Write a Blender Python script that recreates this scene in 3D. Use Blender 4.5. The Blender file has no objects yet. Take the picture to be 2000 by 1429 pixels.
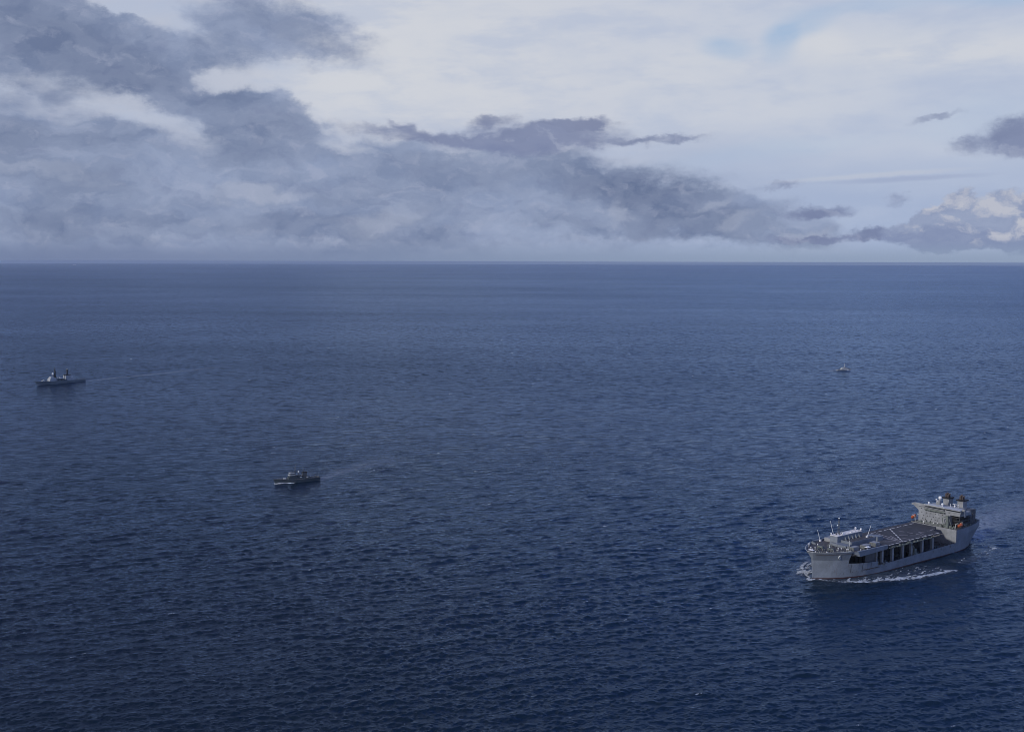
import bpy, bmesh, math, random
import numpy as np
from mathutils import Vector, Matrix

R = math.radians
C = bpy.context.scene.collection
scene = bpy.context.scene
random.seed(7)

# ---------------------------------------------------------------- camera, light, exposure
CAM_H = 272.0
FPX = 2250.0                       # focal length in pixels of the 2000 px wide frame
PITCH = math.atan(203.5 / FPX)
cam_data = bpy.data.cameras.new('camera')
cam_data.sensor_width = 36.0
cam_data.lens = 36.0 * FPX / 2000.0
cam_data.clip_start = 1.0
cam_data.clip_end = 600000.0
cam = bpy.data.objects.new('camera', cam_data)
C.objects.link(cam)
cam.location = (0, 0, CAM_H)
cam.rotation_mode = 'QUATERNION'
cam.rotation_quaternion = (Matrix.Rotation(math.pi / 2 - PITCH, 3, 'X') @ Matrix.Rotation(R(0.14), 3, 'Z')).to_quaternion()
scene.camera = cam

scene.view_settings.view_transform = 'Standard'
scene.view_settings.look = 'None'
scene.view_settings.exposure = 0.0
scene.view_settings.gamma = 1.0
scene.cycles.filter_width = 0.95
scene.cycles.max_bounces = 6
scene.cycles.volume_bounces = 0
scene.cycles.sample_clamp_indirect = 4.0

SUN_AZ, SUN_EL = R(-128.0), R(27.0)     # azimuth clockwise from +Y
sd = Vector((math.sin(SUN_AZ) * math.cos(SUN_EL), math.cos(SUN_AZ) * math.cos(SUN_EL), math.sin(SUN_EL)))
sun_data = bpy.data.lights.new('sun', 'SUN')
sun_data.energy = 2.2
sun_data.angle = R(4.0)
sun_data.color = (1.0, 0.975, 0.94)
sun = bpy.data.objects.new('sun', sun_data)
C.objects.link(sun)
sun.rotation_mode = 'QUATERNION'
sun.rotation_quaternion = sd.to_track_quat('Z', 'Y')

# ---------------------------------------------------------------- colour helper
def lin(r, g, b):
    f = lambda c: c / 12.92 if c <= 0.04045 else ((c + 0.055) / 1.055) ** 2.4
    return (f(r / 255.0), f(g / 255.0), f(b / 255.0))

# ---------------------------------------------------------------- sky (world): daylight sky behind layers of cloud
world = bpy.data.worlds.new('World')
scene.world = world
world.use_nodes = True
wt = world.node_tree
wt.nodes.clear()

class G:
    """small helper for writing node graphs as expressions"""
    def __init__(self, tree):
        self.t = tree
    def node(self, kind, **kw):
        n = self.t.nodes.new(kind)
        for k, v in kw.items():
            setattr(n, k, v)
        return n
    def put(self, sock, v):
        if isinstance(v, bpy.types.NodeSocket):
            self.t.links.new(v, sock)
        else:
            sock.default_value = v
    def m(self, op, a, b=0.0, c=0.0, clamp=False):
        n = self.node('ShaderNodeMath', operation=op, use_clamp=clamp)
        self.put(n.inputs[0], a); self.put(n.inputs[1], b); self.put(n.inputs[2], c)
        return n.outputs[0]
    def ss(self, x, lo, hi, a=0.0, b=1.0):
        n = self.node('ShaderNodeMapRange', interpolation_type='SMOOTHSTEP')
        self.put(n.inputs['Value'], x)
        n.inputs['From Min'].default_value = lo; n.inputs['From Max'].default_value = hi
        n.inputs['To Min'].default_value = a; n.inputs['To Max'].default_value = b
        return n.outputs[0]
    def mix(self, f, a, b):
        n = self.node('ShaderNodeMix', data_type='RGBA')
        self.put(n.inputs[0], f)
        for s, v in ((n.inputs[6], a), (n.inputs[7], b)):
            self.put(s, v if isinstance(v, bpy.types.NodeSocket) else (*v, 1.0))
        return n.outputs[2]
    def vm(self, op, a, b=None, scale=None):
        n = self.node('ShaderNodeVectorMath', operation=op)
        self.put(n.inputs[0], a)
        if b is not None: self.put(n.inputs[1], b)
        if scale is not None: self.put(n.inputs['Scale'], scale)
        return n.outputs['Value'] if op in ('LENGTH', 'DISTANCE', 'DOT_PRODUCT') else n.outputs['Vector']
    def xyz(self, x, y, z=0.0):
        n = self.node('ShaderNodeCombineXYZ')
        self.put(n.inputs[0], x); self.put(n.inputs[1], y); self.put(n.inputs[2], z)
        return n.outputs[0]
    def sep(self, v):
        n = self.node('ShaderNodeSeparateXYZ'); self.put(n.inputs[0], v)
        return n.outputs
    def noise(self, v, scale, detail=6.0, rough=0.55, dim='3D', color=False, lac=2.0, dist=0.0):
        n = self.node('ShaderNodeTexNoise', noise_dimensions=dim)
        self.put(n.inputs['Vector'], v)
        n.inputs['Scale'].default_value = scale; n.inputs['Detail'].default_value = detail
        n.inputs['Roughness'].default_value = rough; n.inputs['Lacunarity'].default_value = lac
        n.inputs['Distortion'].default_value = dist
        return n.outputs['Color'] if color else n.outputs[0]
    def mapping(self, v, loc=(0, 0, 0), rot=(0, 0, 0), scale=(1, 1, 1), kind='POINT'):
        n = self.node('ShaderNodeMapping', vector_type=kind)
        self.put(n.inputs['Vector'], v)
        n.inputs['Location'].default_value = loc; n.inputs['Rotation'].default_value = rot
        n.inputs['Scale'].default_value = scale
        return n.outputs[0]

HOR = 511.0
def az(px):            # a bearing on the compass, in thousandths (2.25 units to the radian)
    return 2.25 * math.atan((px - 1000.0) / FPX)
def el(px, py):        # a height above the horizon in the same unit
    return 2.25 * math.atan((HOR - py) / FPX * math.cos(math.atan((px - 1000.0) / FPX)))

g = G(wt)
tc = g.node('ShaderNodeTexCoord')
X, Y, Zc = g.sep(tc.outputs['Generated'])
U = g.m('MULTIPLY', g.m('ARCTAN2', X, Y), 2.25)
V = g.m('MULTIPLY', g.m('ARCSINE', Zc), 2.25)
P0 = g.xyz(U, V)
# domain warps: broad billows, then fine curls
def warp(loc, sc, scale, detail, rough):
    mp = g.mapping(P0, scale=sc, loc=loc)
    mq = g.mapping(P0, scale=sc, loc=(loc[0] + 17.0, loc[1] + 5.0, 0.0))
    return g.xyz(g.m('SUBTRACT', g.noise(mp, scale, detail, rough), 0.5), g.m('SUBTRACT', g.noise(mq, scale, detail, rough), 0.5))
w1 = warp((3.1, 7.7, 0.0), (1.0, 1.7, 1.0), 4.5, 3.0, 0.5)
w2 = warp((9.3, 2.2, 0.0), (1.0, 1.5, 1.0), 16.0, 6.0, 0.62)
w1f = g.vm('MULTIPLY', w1, (0.17, 0.10, 0.0))
w2f = g.vm('MULTIPLY', w2, (0.115, 0.062, 0.0))
PW = g.vm('ADD', P0, g.vm('ADD', w1f, w2f))
PS = g.vm('ADD', P0, g.vm('MULTIPLY', w1, (0.05, 0.03, 0.0)))       # softer edges: high thin cloud
PF = g.vm('ADD', P0, g.vm('ADD', g.vm('MULTIPLY', w1, (0.04, 0.022, 0.0)), g.vm('MULTIPLY', w2, (0.085, 0.05, 0.0))))

def blob(P, px, py, rx, ry, rot=0.0, lo=1.25, hi=0.25):
    k = lo / 1000.0
    n = g.node('ShaderNodeTexGradient', gradient_type='SPHERICAL')
    n.texture_mapping.vector_type = 'TEXTURE'
    n.texture_mapping.translation = (az(px), el(px, py), 0.0)
    n.texture_mapping.rotation = (0, 0, R(rot))
    n.texture_mapping.scale = (rx * k, ry * k, 1.0)
    g.put(n.inputs['Vector'], P)
    return g.ss(n.outputs['Fac'], 0.0, 1.0 - hi / lo)

def add_blobs(P, items, start=0.0):
    acc = start
    for it in items:
        w, args = it[0], it[1:]
        acc = g.m('MULTIPLY_ADD', blob(P, *args), w, acc)
    return acc

# -- clear air
sky = g.node('ShaderNodeTexSky', sky_type='NISHITA')
sky.sun_disc = False
sky.sun_elevation = SUN_EL
sky.sun_rotation = SUN_AZ
sky.air_density = 1.0; sky.dust_density = 1.0; sky.ozone_density = 1.0
STR = 0.1
def C10(r, g_, b):
    return tuple(c / STR for c in lin(r, g_, b))

clear = sky.outputs[0]
# -- high veil: bright overcast, a little bluer low down
n_c1 = g.noise(g.mapping(PS, scale=(1.0, 3.2, 1.0), rot=(0, 0, R(-7))), 2.6, 6.0, 0.5)
n_c2 = g.noise(g.mapping(PS, scale=(1.0, 2.6, 1.0), loc=(5, 3, 0), rot=(0, 0, R(-10))), 6.0, 6.0, 0.55)
veil_low = g.mix(g.ss(U, -0.55, 0.75), C10(146, 158, 188), C10(163, 178, 207))
veil_hi = g.mix(g.ss(U, -0.2, 0.95), C10(203, 207, 217), C10(189, 198, 216))
veil_hi = g.mix(g.ss(U, -0.30, -0.62), veil_hi, C10(184, 191, 208))
veil = g.mix(g.ss(g.m('ADD', V, g.m('MULTIPLY', g.m('SUBTRACT', n_c1, 0.5), 0.25)), 0.06, 0.30), veil_low, veil_hi)
veil = g.mix(g.m('MULTIPLY', g.ss(n_c2, 0.42, 0.72), 0.55), veil, C10(174, 187, 212))
bright = add_blobs(PS, [(0.7, 850, 110, 330, 130, 0), (0.8, 1800, 95, 330, 48, -4), (0.45, 1580, 100, 70, 50, 0), (0.5, 1330, 150, 190, 60, 8),
                        (0.35, 1560, 205, 210, 55, 6), (0.3, 1800, 130, 260, 40, 0), (0.5, 700, 180, 160, 90, 10)])
veil = g.mix(g.m('MULTIPLY', g.m('MINIMUM', bright, 1.0), g.ss(n_c1, 0.25, 0.65, 0.55, 1.0)), veil, C10(208, 211, 218))
wisp = g.noise(g.mapping(PS, scale=(1.0, 3.6, 1.0), loc=(2, 9, 0), rot=(0, 0, R(-14))), 5.0, 8.0, 0.6)
veil = g.mix(g.m('MULTIPLY', g.ss(wisp, 0.46, 0.68), 0.5), veil, C10(176, 188, 212))
holes = add_blobs(PS, [(0.75, 1545, 65, 75, 26, 14), (0.7, 1505, 92, 45, 36, 30), (0.7, 1405, 100, 60, 24, -6), (0.6, 1930, 2, 130, 22, -4),
                       (0.4, 1680, 22, 190, 16, 3), (0.35, 1190, -6, 150, 20, 0), (0.25, 1900, 235, 130, 45, 6), (0.25, 1480, 300, 260, 22, 6)])
hole_f = g.m('MULTIPLY', g.m('MINIMUM', holes, 1.0), g.ss(n_c2, 0.3, 0.62, 1.0, 0.55))
hole_col = g.mix(0.75, clear, C10(158, 184, 218))
col = g.mix(hole_f, veil, hole_col)

# -- low deck and single dark clouds
n_e = g.noise(g.mapping(P0, scale=(1.0, 1.8, 1.0)), 9.0, 9.0, 0.6)
n_w = g.noise(g.mapping(PS, scale=(1.0, 2.3, 1.0), loc=(4.0, 8.0, 0), rot=(0, 0, R(-9))), 6.0, 8.0, 0.6)
n_e = g.m('ADD', g.m('MULTIPLY', g.m('SUBTRACT', n_e, 0.5), 0.7), g.m('MULTIPLY', g.m('SUBTRACT', n_w, 0.5), 0.9))
n_big = g.noise(g.mapping(PW, scale=(1.0, 2.4, 1.0), loc=(1.3, 4.4, 0)), 3.4, 7.0, 0.55)
n_big2 = g.noise(g.mapping(PW, scale=(1.0, 2.8, 1.0), loc=(6.3, 0.4, 0), rot=(0, 0, R(6))), 7.5, 7.0, 0.58)
up = g.vm('ADD', PF, (0.004, 0.012, 0.0))
rel_a = g.noise(g.mapping(PF, scale=(1.0, 1.35, 1.0), loc=(2, 2, 0)), 15.0, 6.0, 0.56)
rel_b = g.noise(g.mapping(up, scale=(1.0, 1.35, 1.0), loc=(2, 2, 0)), 15.0, 6.0, 0.56)
relief = g.m('MULTIPLY', g.m('SUBTRACT', rel_a, rel_b), 6.0)

deck = add_blobs(PW, [(1.3, 120, 95, 470, 130, -16), (1.0, 570, 75, 200, 62, -15), (1.15, 60, 290, 330, 75, -6), (1.1, 545, 235, 120, 62, 0),
                      (1.5, 250, 420, 1000, 150, 0), (0.8, 800, 340, 330, 75, -6), (1.2, 1210, 390, 330, 90, -8), (0.9, 1460, 440, 210, 55, -8),
                      (0.5, 370, 180, 150, 60, -20), (0.55, 440, 95, 130, 50, -18)])
deck = g.m('ADD', deck, add_blobs(PF, [(-0.72, 245, 212, 190, 38, -19), (-0.6, 300, 155, 45, 22, -40), (-0.8, 290, 38, 170, 26, -17), (-0.5, 490, 165, 120, 34, 12),
                                       (-0.5, 430, 170, 60, 25, 0), (-0.45, 700, 300, 120, 14, -8), (-0.6, 650, 190, 80, 60, 0)]))
def ragged(d, amp):          # eat into the edge of a cloud, leave the clear air alone
    return g.m('MULTIPLY_ADD', n_e, g.ss(d, 0.0, 0.55, 0.0, amp), d)
deck_a = g.ss(ragged(deck, 1.7), 0.02, 1.02)
dk = g.mix(g.ss(n_big, 0.32, 0.66), C10(110, 125, 157), C10(143, 157, 187))
dk = g.mix(g.m('MULTIPLY', g.ss(n_big2, 0.48, 0.75), 0.6), dk, C10(157, 168, 195))
dk = g.mix(g.m('MINIMUM', add_blobs(PW, [(0.85, 160, 110, 330, 85, -16), (0.55, 0, 265, 180, 45, -5), (0.5, 620, 90, 110, 26, -12), (0.8, 1270, 360, 160, 70, 0),
                                         (0.45, 560, 250, 90, 45, 0), (0.4, 1060, 350, 400, 34, -5), (0.5, 560, 440, 240, 26, 0), (0.35, 130, 430, 200, 24, 0), (0.6, 1330, 440, 160, 45, 0)]), 1.0),
           dk, C10(97, 112, 145))
dk = g.mix(g.m('MINIMUM', add_blobs(PW, [(0.5, 520, 385, 110, 16, 0), (0.4, 760, 440, 70, 30, 30), (0.4, 1200, 410, 34, 30, 0), (0.35, 1418, 438, 40, 14, 8), (0.4, 1560, 465, 60, 12, 10), (0.3, 1380, 405, 50, 10, 12),
                                         (0.3, 890, 300, 70, 10, -8), (0.25, 80, 350, 120, 14, -5)]), 1.0), dk, C10(176, 183, 202))
bil = g.noise(g.mapping(PF, scale=(1.0, 1.5, 1.0), loc=(7, 1, 0)), 10.0, 5.0, 0.52)
bil = g.m('SUBTRACT', 1.0, g.m('ABSOLUTE', g.m('MULTIPLY_ADD', bil, 4.0, -2.0)))
dk = g.mix(g.m('MULTIPLY', g.ss(bil, 0.35, 0.95), 0.20), dk, C10(166, 176, 199))
dk = g.mix(g.ss(relief, 0.1, 1.2, 0.0, 0.28), dk, C10(172, 178, 200))
dk = g.mix(g.ss(relief, -0.1, -1.2, 0.0, 0.22), dk, C10(103, 114, 150))
col = g.mix(g.m('MULTIPLY', deck_a, 0.96), col, dk)

single = add_blobs(PF, [(1.2, 1040, 278, 190, 36, 3), (1.1, 1125, 246, 85, 15, 4), (0.9, 965, 240, 58, 16, 8), (0.8, 800, 268, 170, 18, -7), (0.7, 790, 246, 34, 12, -20),
                        (0.95, 1290, 274, 105, 11, 2), (1.1, 1970, 268, 95, 38, 8), (0.5, 1862, 285, 36, 20, 20), (0.5, 1815, 235, 50, 8, 12),
                        (0.45, 1742, 385, 26, 15, 0), (0.85, 1520, 362, 60, 12, 6), (0.85, 1590, 412, 75, 16, 4),
                        (0.9, 1700, 452, 48, 13, 8), (0.8, 1590, 468, 120, 9, 3)])
single_a = g.ss(ragged(single, 1.8), 0.04, 1.05)
sc_ = g.mix(g.ss(n_big2, 0.35, 0.65), C10(110, 121, 156), C10(120, 131, 165))
sc_ = g.mix(g.ss(relief, 0.1, 0.9, 0.0, 0.4), sc_, C10(160, 168, 192))
col = g.mix(g.m('MULTIPLY', single_a, 0.84), col, sc_)
# the long thin streak on the right
streak = blob(g.vm('ADD', P0, g.vm('MULTIPLY', w2, (0.02, 0.008, 0.0))), 1690, 344, 190, 6, 3)
col = g.mix(g.m('MULTIPLY', streak, 0.55), col, C10(190, 196, 210))
streak2 = blob(g.vm('ADD', P0, g.vm('MULTIPLY', w2, (0.02, 0.008, 0.0))), 1760, 350, 160, 6, 2)
col = g.mix(g.m('MULTIPLY', streak2, 0.45), col, C10(148, 160, 192))
# cumulus on the right, lit on their tops
cum = add_blobs(PF, [(1.3, 1870, 455, 150, 36, 0), (1.1, 1868, 405, 34, 38, 0), (0.9, 1820, 420, 42, 28, 0), (1.2, 1965, 410, 62, 40, 0), (1.2, 2050, 450, 120, 60, 0), (1.0, 1930, 440, 60, 40, 0)])
cum_a = g.ss(ragged(cum, 1.7), 0.18, 0.66)
lit = add_blobs(PF, [(0.9, 1866, 382, 30, 22, 0), (0.55, 1815, 405, 34, 20, 0), (1.0, 1945, 395, 46, 30, 0), (0.8, 1990, 445, 30, 20, 0), (0.7, 1950, 455, 22, 14, 0)])
cc = g.mix(g.ss(g.m('MULTIPLY_ADD', relief, 0.75, lit), 0.05, 1.05), g.mix(g.ss(n_big2, 0.35, 0.65), C10(131, 144, 177), C10(150, 162, 190)), C10(184, 188, 202))
cc = g.mix(g.ss(V, 0.05, 0.02), cc, C10(128, 142, 176))
col = g.mix(cum_a, col, cc)

# -- overhead, out of the picture: added overcast, coloured to tint the sea's reflections
over_l = g.mix(g.ss(n_big, 0.35, 0.7), C10(90, 92, 129), C10(128, 131, 167))
over_r = g.mix(g.ss(n_big, 0.35, 0.7), C10(56, 96, 178), C10(108, 148, 220))
over = g.mix(g.ss(U, -0.45, 0.6), over_l, over_r)
col = g.mix(g.ss(V, 0.50, 0.64), col, over)
# -- air near the horizon
hz_c = g.mix(g.ss(U, -0.9, 0.7), C10(116, 130, 163), C10(142, 158, 184))
col = g.mix(g.ss(V, 0.045, 0.004, 0.0, 0.9), col, hz_c)

bg = g.node('ShaderNodeBackground')
bg.inputs['Strength'].default_value = STR
g.put(bg.inputs['Color'], col)
wo = g.node('ShaderNodeOutputWorld')
wt.links.new(bg.outputs[0], wo.inputs['Surface'])
world.cycles.sampling_method = 'MANUAL'
world.cycles.sample_map_resolution = 1024

# ---------------------------------------------------------------- mesh and tagging helpers
class MB:
    """collects shapes; build() links them as ONE mesh object. flip: y is given to port, stored to starboard"""
    def __init__(self, flip=False):
        self.v = []; self.f = []; self.flip = flip
    def add(self, verts, faces):
        o = len(self.v)
        self.v += [tuple(p) for p in verts]
        self.f += [tuple(i + o for i in q) for q in faces]
        return self
    def box(self, x0, x1, y0, y1, z0, z1):
        p = [(x, y, z) for z in (z0, z1) for y in (y0, y1) for x in (x0, x1)]
        return self.add(p, [(0, 2, 3, 1), (4, 5, 7, 6), (0, 1, 5, 4), (2, 6, 7, 3), (0, 4, 6, 2), (1, 3, 7, 5)])
    def hexa(self, bot, top):
        return self.add(list(bot) + list(top), [(3, 2, 1, 0), (4, 5, 6, 7)] + [(i, (i + 1) % 4, 4 + (i + 1) % 4, 4 + i) for i in range(4)])
    def obox(self, c, size, rz, z0):
        """box standing at c=(x,y), turned by rz"""
        ca, sa = math.cos(rz), math.sin(rz); lx, ly, lz = size
        q = [(c[0] + ca * a * lx / 2 - sa * b * ly / 2, c[1] + sa * a * lx / 2 + ca * b * ly / 2) for a, b in ((-1, -1), (1, -1), (1, 1), (-1, 1))]
        return self.prism(q, z0, z0 + lz)
    def prism(self, poly, z0, z1):
        n = len(poly)
        za = z0 if isinstance(z0, (list, tuple)) else [z0] * n
        zb = z1 if isinstance(z1, (list, tuple)) else [z1] * n
        v = [(p[0], p[1], za[i]) for i, p in enumerate(poly)] + [(p[0], p[1], zb[i]) for i, p in enumerate(poly)]
        return self.add(v, [tuple(range(n))[::-1], tuple(range(n, 2 * n))] + [(i, (i + 1) % n, n + (i + 1) % n, n + i) for i in range(n)])
    def tube(self, a, b, r0, r1=None, n=8, cap=True):
        r1 = r0 if r1 is None else r1
        a, b = Vector(a), Vector(b); d = (b - a).normalized()
        u = d.cross(Vector((0, 0, 1)) if abs(d.z) < 0.9 else Vector((1, 0, 0))).normalized(); w = d.cross(u)
        v = []
        for p, r in ((a, r0), (b, r1)):
            for i in range(n):
                t = 2 * math.pi * i / n
                v.append(p + (u * math.cos(t) + w * math.sin(t)) * r)
        f = [(i, (i + 1) % n, n + (i + 1) % n, n + i) for i in range(n)]
        if cap: f += [tuple(range(n))[::-1], tuple(range(n, 2 * n))]
        return self.add(v, f)
    def ball(self, c, r, n=12, m=8, sx=1, sy=1, sz=1):
        v = []
        for j in range(m + 1):
            ph = math.pi * j / m
            for i in range(n):
                t = 2 * math.pi * i / n
                v.append((c[0] + sx * r * math.sin(ph) * math.cos(t), c[1] + sy * r * math.sin(ph) * math.sin(t), c[2] + sz * r * math.cos(ph)))
        return self.add(v, [(j * n + i, j * n + (i + 1) % n, (j + 1) * n + (i + 1) % n, (j + 1) * n + i) for j in range(m) for i in range(n)])
    def grid(self, rows):
        """rows: equal-length lists of points joined into a sheet"""
        n = len(rows[0]); v = [p for r in rows for p in r]
        return self.add(v, [(j * n + i, j * n + i + 1, (j + 1) * n + i + 1, (j + 1) * n + i) for j in range(len(rows) - 1) for i in range(n - 1)])
    def build(self, name, mat, parent=None, smooth=False, label=None):
        me = bpy.data.meshes.new(name)
        vs = [(x, -y, z) for x, y, z in self.v] if self.flip else self.v
        me.from_pydata(vs, [], self.f); me.update()
        bm = bmesh.new(); bm.from_mesh(me)
        bmesh.ops.remove_doubles(bm, verts=bm.verts, dist=0.0005)
        bmesh.ops.recalc_face_normals(bm, faces=bm.faces)
        bm.to_mesh(me); bm.free()
        me.materials.append(mat)
        if smooth:
            me.polygons.foreach_set('use_smooth', [True] * len(me.polygons))
        o = bpy.data.objects.new(name, me); C.objects.link(o)
        if parent: o.parent = parent
        if label: o['label'] = label
        return o

def thing(name, label, cat, loc=(0, 0, 0), rz=0.0, group=None):
    o = bpy.data.objects.new(name, None); C.objects.link(o)
    o.empty_display_size = 1.0
    o.location = loc; o.rotation_euler = (0, 0, rz)
    o['label'] = label; o['category'] = cat
    if group: o['group'] = group
    return o
def tag(o, label, cat, group=None):
    o['label'] = label; o['category'] = cat
    if group: o['group'] = group
    return o

def mat(name, base, rough=0.55, metal=0.0, var=0.12, scale=0.25, streak=0.0, streak_col=(0.16, 0.09, 0.05), spec=0.4):
    """painted or worn surface: mottled base colour and, if wanted, runs of rust down the sides"""
    m = bpy.data.materials.new(name); m.use_nodes = True
    t = m.node_tree; t.nodes.clear(); h = G(t)
    co = h.node('ShaderNodeTexCoord').outputs['Object']
    n1 = h.noise(co, scale, 5.0, 0.6)
    n2 = h.noise(co, scale * 9.0, 3.0, 0.6)
    k = h.m('ADD', h.m('MULTIPLY', h.m('SUBTRACT', n1, 0.5), 1.4), h.m('MULTIPLY', h.m('SUBTRACT', n2, 0.5), 0.7))
    dark = tuple(c * (1 - 2.2 * var) for c in base); light = tuple(min(1, c * (1 + 2.2 * var)) for c in base)
    c = h.mix(h.ss(k, -0.5, 0.5), dark, light)
    if streak > 0:
        s = h.noise(h.mapping(co, scale=(0.9, 0.9, 0.045)), 1.0, 4.0, 0.6)
        s2 = h.noise(co, 0.06, 2.0, 0.5)
        c = h.mix(h.m('MULTIPLY', h.m('MULTIPLY', h.ss(s, 0.60, 0.74), h.ss(s2, 0.42, 0.62)), streak), c, streak_col)
    b = h.node('ShaderNodeBsdfPrincipled')
    h.put(b.inputs['Base Color'], c)
    b.inputs['Roughness'].default_value = rough; b.inputs['Metallic'].default_value = metal
    b.inputs['Specular IOR Level'].default_value = spec
    o = h.node('ShaderNodeOutputMaterial'); t.links.new(b.outputs[0], o.inputs['Surface'])
    return m

M = {}
M['haze_gray'] = mat('haze_gray_paint', (0.192, 0.216, 0.250), 0.5, streak=0.85, scale=0.12)
M['house_gray'] = mat('house_gray_paint', (0.27, 0.28, 0.295), 0.55, streak=0.25, scale=0.2)
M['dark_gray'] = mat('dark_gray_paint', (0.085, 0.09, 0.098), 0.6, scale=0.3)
M['shadow_gray'] = mat('shade_and_dark_gray_paint', (0.035, 0.037, 0.042), 0.7, scale=0.3)  # near-black; on the inner house it holds the shade between decks
M['deck'] = mat('dark_nonskid_deck', (0.055, 0.055, 0.061), 0.8, var=0.18, scale=0.11)
M['deck_brown'] = mat('weathered_deck', (0.076, 0.073, 0.077), 0.8, var=0.2, scale=0.2)
M['mission'] = mat('mission_deck_paint', (0.07, 0.06, 0.058), 0.8, var=0.2, scale=0.15)
M['marking'] = mat('worn_white_marking', (0.66, 0.64, 0.62), 0.7, var=0.2, scale=0.5)
M['marking_faint'] = mat('faded_marking', (0.42, 0.39, 0.40), 0.8, var=0.2, scale=0.4)
M['white'] = mat('white_paint', (0.80, 0.80, 0.80), 0.4, var=0.03)
M['cream'] = mat('cream_roof_coating', (0.80, 0.76, 0.70), 0.75, var=0.08, scale=0.4)
M['orange'] = mat('orange_fibreglass', (0.62, 0.14, 0.045), 0.4, var=0.08, scale=0.6)
M['black'] = mat('black_paint', (0.012, 0.012, 0.014), 0.5)
M['glass'] = mat('dark_window_glass', (0.02, 0.025, 0.03), 0.1, spec=0.5)
M['rust'] = mat('rusty_exhaust_steel', (0.095, 0.072, 0.064), 0.8, var=0.25, scale=0.8)
M['boot'] = mat('boot_topping_red', (0.065, 0.026, 0.024), 0.6, var=0.15)
M['clutter'] = mat('weathered_gray_gear', (0.14, 0.15, 0.15), 0.7, var=0.25, scale=0.6)
M['green_gray'] = mat('greenish_gray_gear', (0.15, 0.17, 0.155), 0.7, var=0.25, scale=0.6)
M['tan'] = mat('tan_gear', (0.30, 0.24, 0.19), 0.7, var=0.15, scale=0.6)
M['frig_hull'] = mat('green_gray_hull_paint', (0.15, 0.175, 0.19), 0.5, streak=0.3, scale=0.2)
M['frig_house'] = mat('pale_gray_house_paint', (0.40, 0.415, 0.43), 0.5, scale=0.3)
M['corv_hull'] = mat('dark_green_gray_hull_paint', (0.052, 0.068, 0.078), 0.5, streak=0.3, scale=0.3)
M['pale'] = mat('pale_gray_paint', (0.46, 0.47, 0.47), 0.5, scale=0.4)

# ---------------------------------------------------------------- the sea surface as a function of place
_rng = np.random.default_rng(11)
NW = 170
_lam = np.exp(_rng.uniform(math.log(2.2), math.log(30.0), NW))
_dirm = R(112.0)                                  # main direction the waves run
_spread = np.where(_lam > 16, 0.32, np.where(_lam > 7, 0.5, 0.8))
_th = _dirm + _rng.normal(0, 1, NW) * _spread
_k = 2 * math.pi / _lam
SLOPE = 0.031                                     # slope each wave adds
_amp = SLOPE / _k * np.where(_lam > 8, (8.0 / _lam) ** 0.9, 1.0)
_kx, _ky = _k * np.cos(_th), _k * np.sin(_th)
_ph = _rng.uniform(0, 2 * math.pi, NW)

def _hash(ix, iy, seed):
    n = (ix.astype(np.int64) * 374761393 + iy.astype(np.int64) * 668265263 + seed * 1274126177) & 0xffffffff
    n = ((n ^ (n >> 13)) * 1274126177) & 0xffffffff
    return ((n ^ (n >> 16)) & 0xffff) / 65535.0
def vnoise(x, y, seed=0):
    ix, iy = np.floor(x), np.floor(y); fx, fy = x - ix, y - iy
    fx = fx * fx * (3 - 2 * fx); fy = fy * fy * (3 - 2 * fy)
    a = _hash(ix, iy, seed); b = _hash(ix + 1, iy, seed); c = _hash(ix, iy + 1, seed); d = _hash(ix + 1, iy + 1, seed)
    return (a * (1 - fx) + b * fx) * (1 - fy) + (c * (1 - fx) + d * fx) * fy
def fbm(x, y, seed=0, oct=4):
    s = np.zeros_like(x); a = 0.5; t = 0.0
    for o in range(oct):
        s += a * vnoise(x * 2 ** o, y * 2 ** o, seed + o); t += a; a *= 0.55
    return s / t
def ridged(x, y, seed=0, oct=4):
    s = np.zeros_like(x); a = 0.5; t = 0.0
    for o in range(oct):
        s += a * (1 - np.abs(2 * vnoise(x * 2 ** o, y * 2 ** o, seed + o) - 1)); t += a; a *= 0.55
    return s / t

def sea(x, y, spacing=None):
    """height and crest measure of the water at x, y (numpy); waves too short for the spacing fade out"""
    x = np.asarray(x, dtype=np.float64); y = np.asarray(y, dtype=np.float64)
    h = np.zeros_like(x)
    for i in range(NW):
        p = _kx[i] * x + _ky[i] * y + _ph[i]
        a = _amp[i]
        if spacing is not None:
            a = a * np.clip((_lam[i] / spacing - 2.2) / 2.2, 0, 1)
        # crests sharper than troughs
        h += a * (np.cos(p) + 0.2 * np.cos(2 * p))
    # waves run in groups, higher here and lower there
    h *= 0.55 + 0.5 * vnoise(x / 95.0, y / 60.0, 3) + 0.42 * vnoise(x / 310.0 + 5, y / 190.0, 4)
    for l_, d_, p_ in ((58.0, 1.62, 0.3), (71.0, 1.95, 2.1), (47.0, 2.3, 4.0), (86.0, 1.2, 5.2)):
        k_ = 2 * math.pi / l_; h += 0.10 * np.cos(k_ * (math.cos(d_) * x + math.sin(d_) * y) + p_)
    return h

# where the vessels are: bow at the waterline and course (direction from bow to stern)
def bearing_aft(b, s):
    return math.atan2(s[1] - b[1], s[0] - b[0])
SHIP = (259.6, 974.7); SHIP_RZ = R(37.5)
FRIG = (-1038.8, 2506.9); FRIG_RZ = bearing_aft((-1038.8, 2506.9), (-967.2, 2601.3))
CORV = (-289.9, 1394.2); CORV_RZ = bearing_aft((-289.9, 1394.2), (-238.8, 1423.5))
BOAT = (859.9, 2917.0); BOAT_RZ = bearing_aft((859.9, 2917.0), (820.4, 2899.9))

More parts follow.
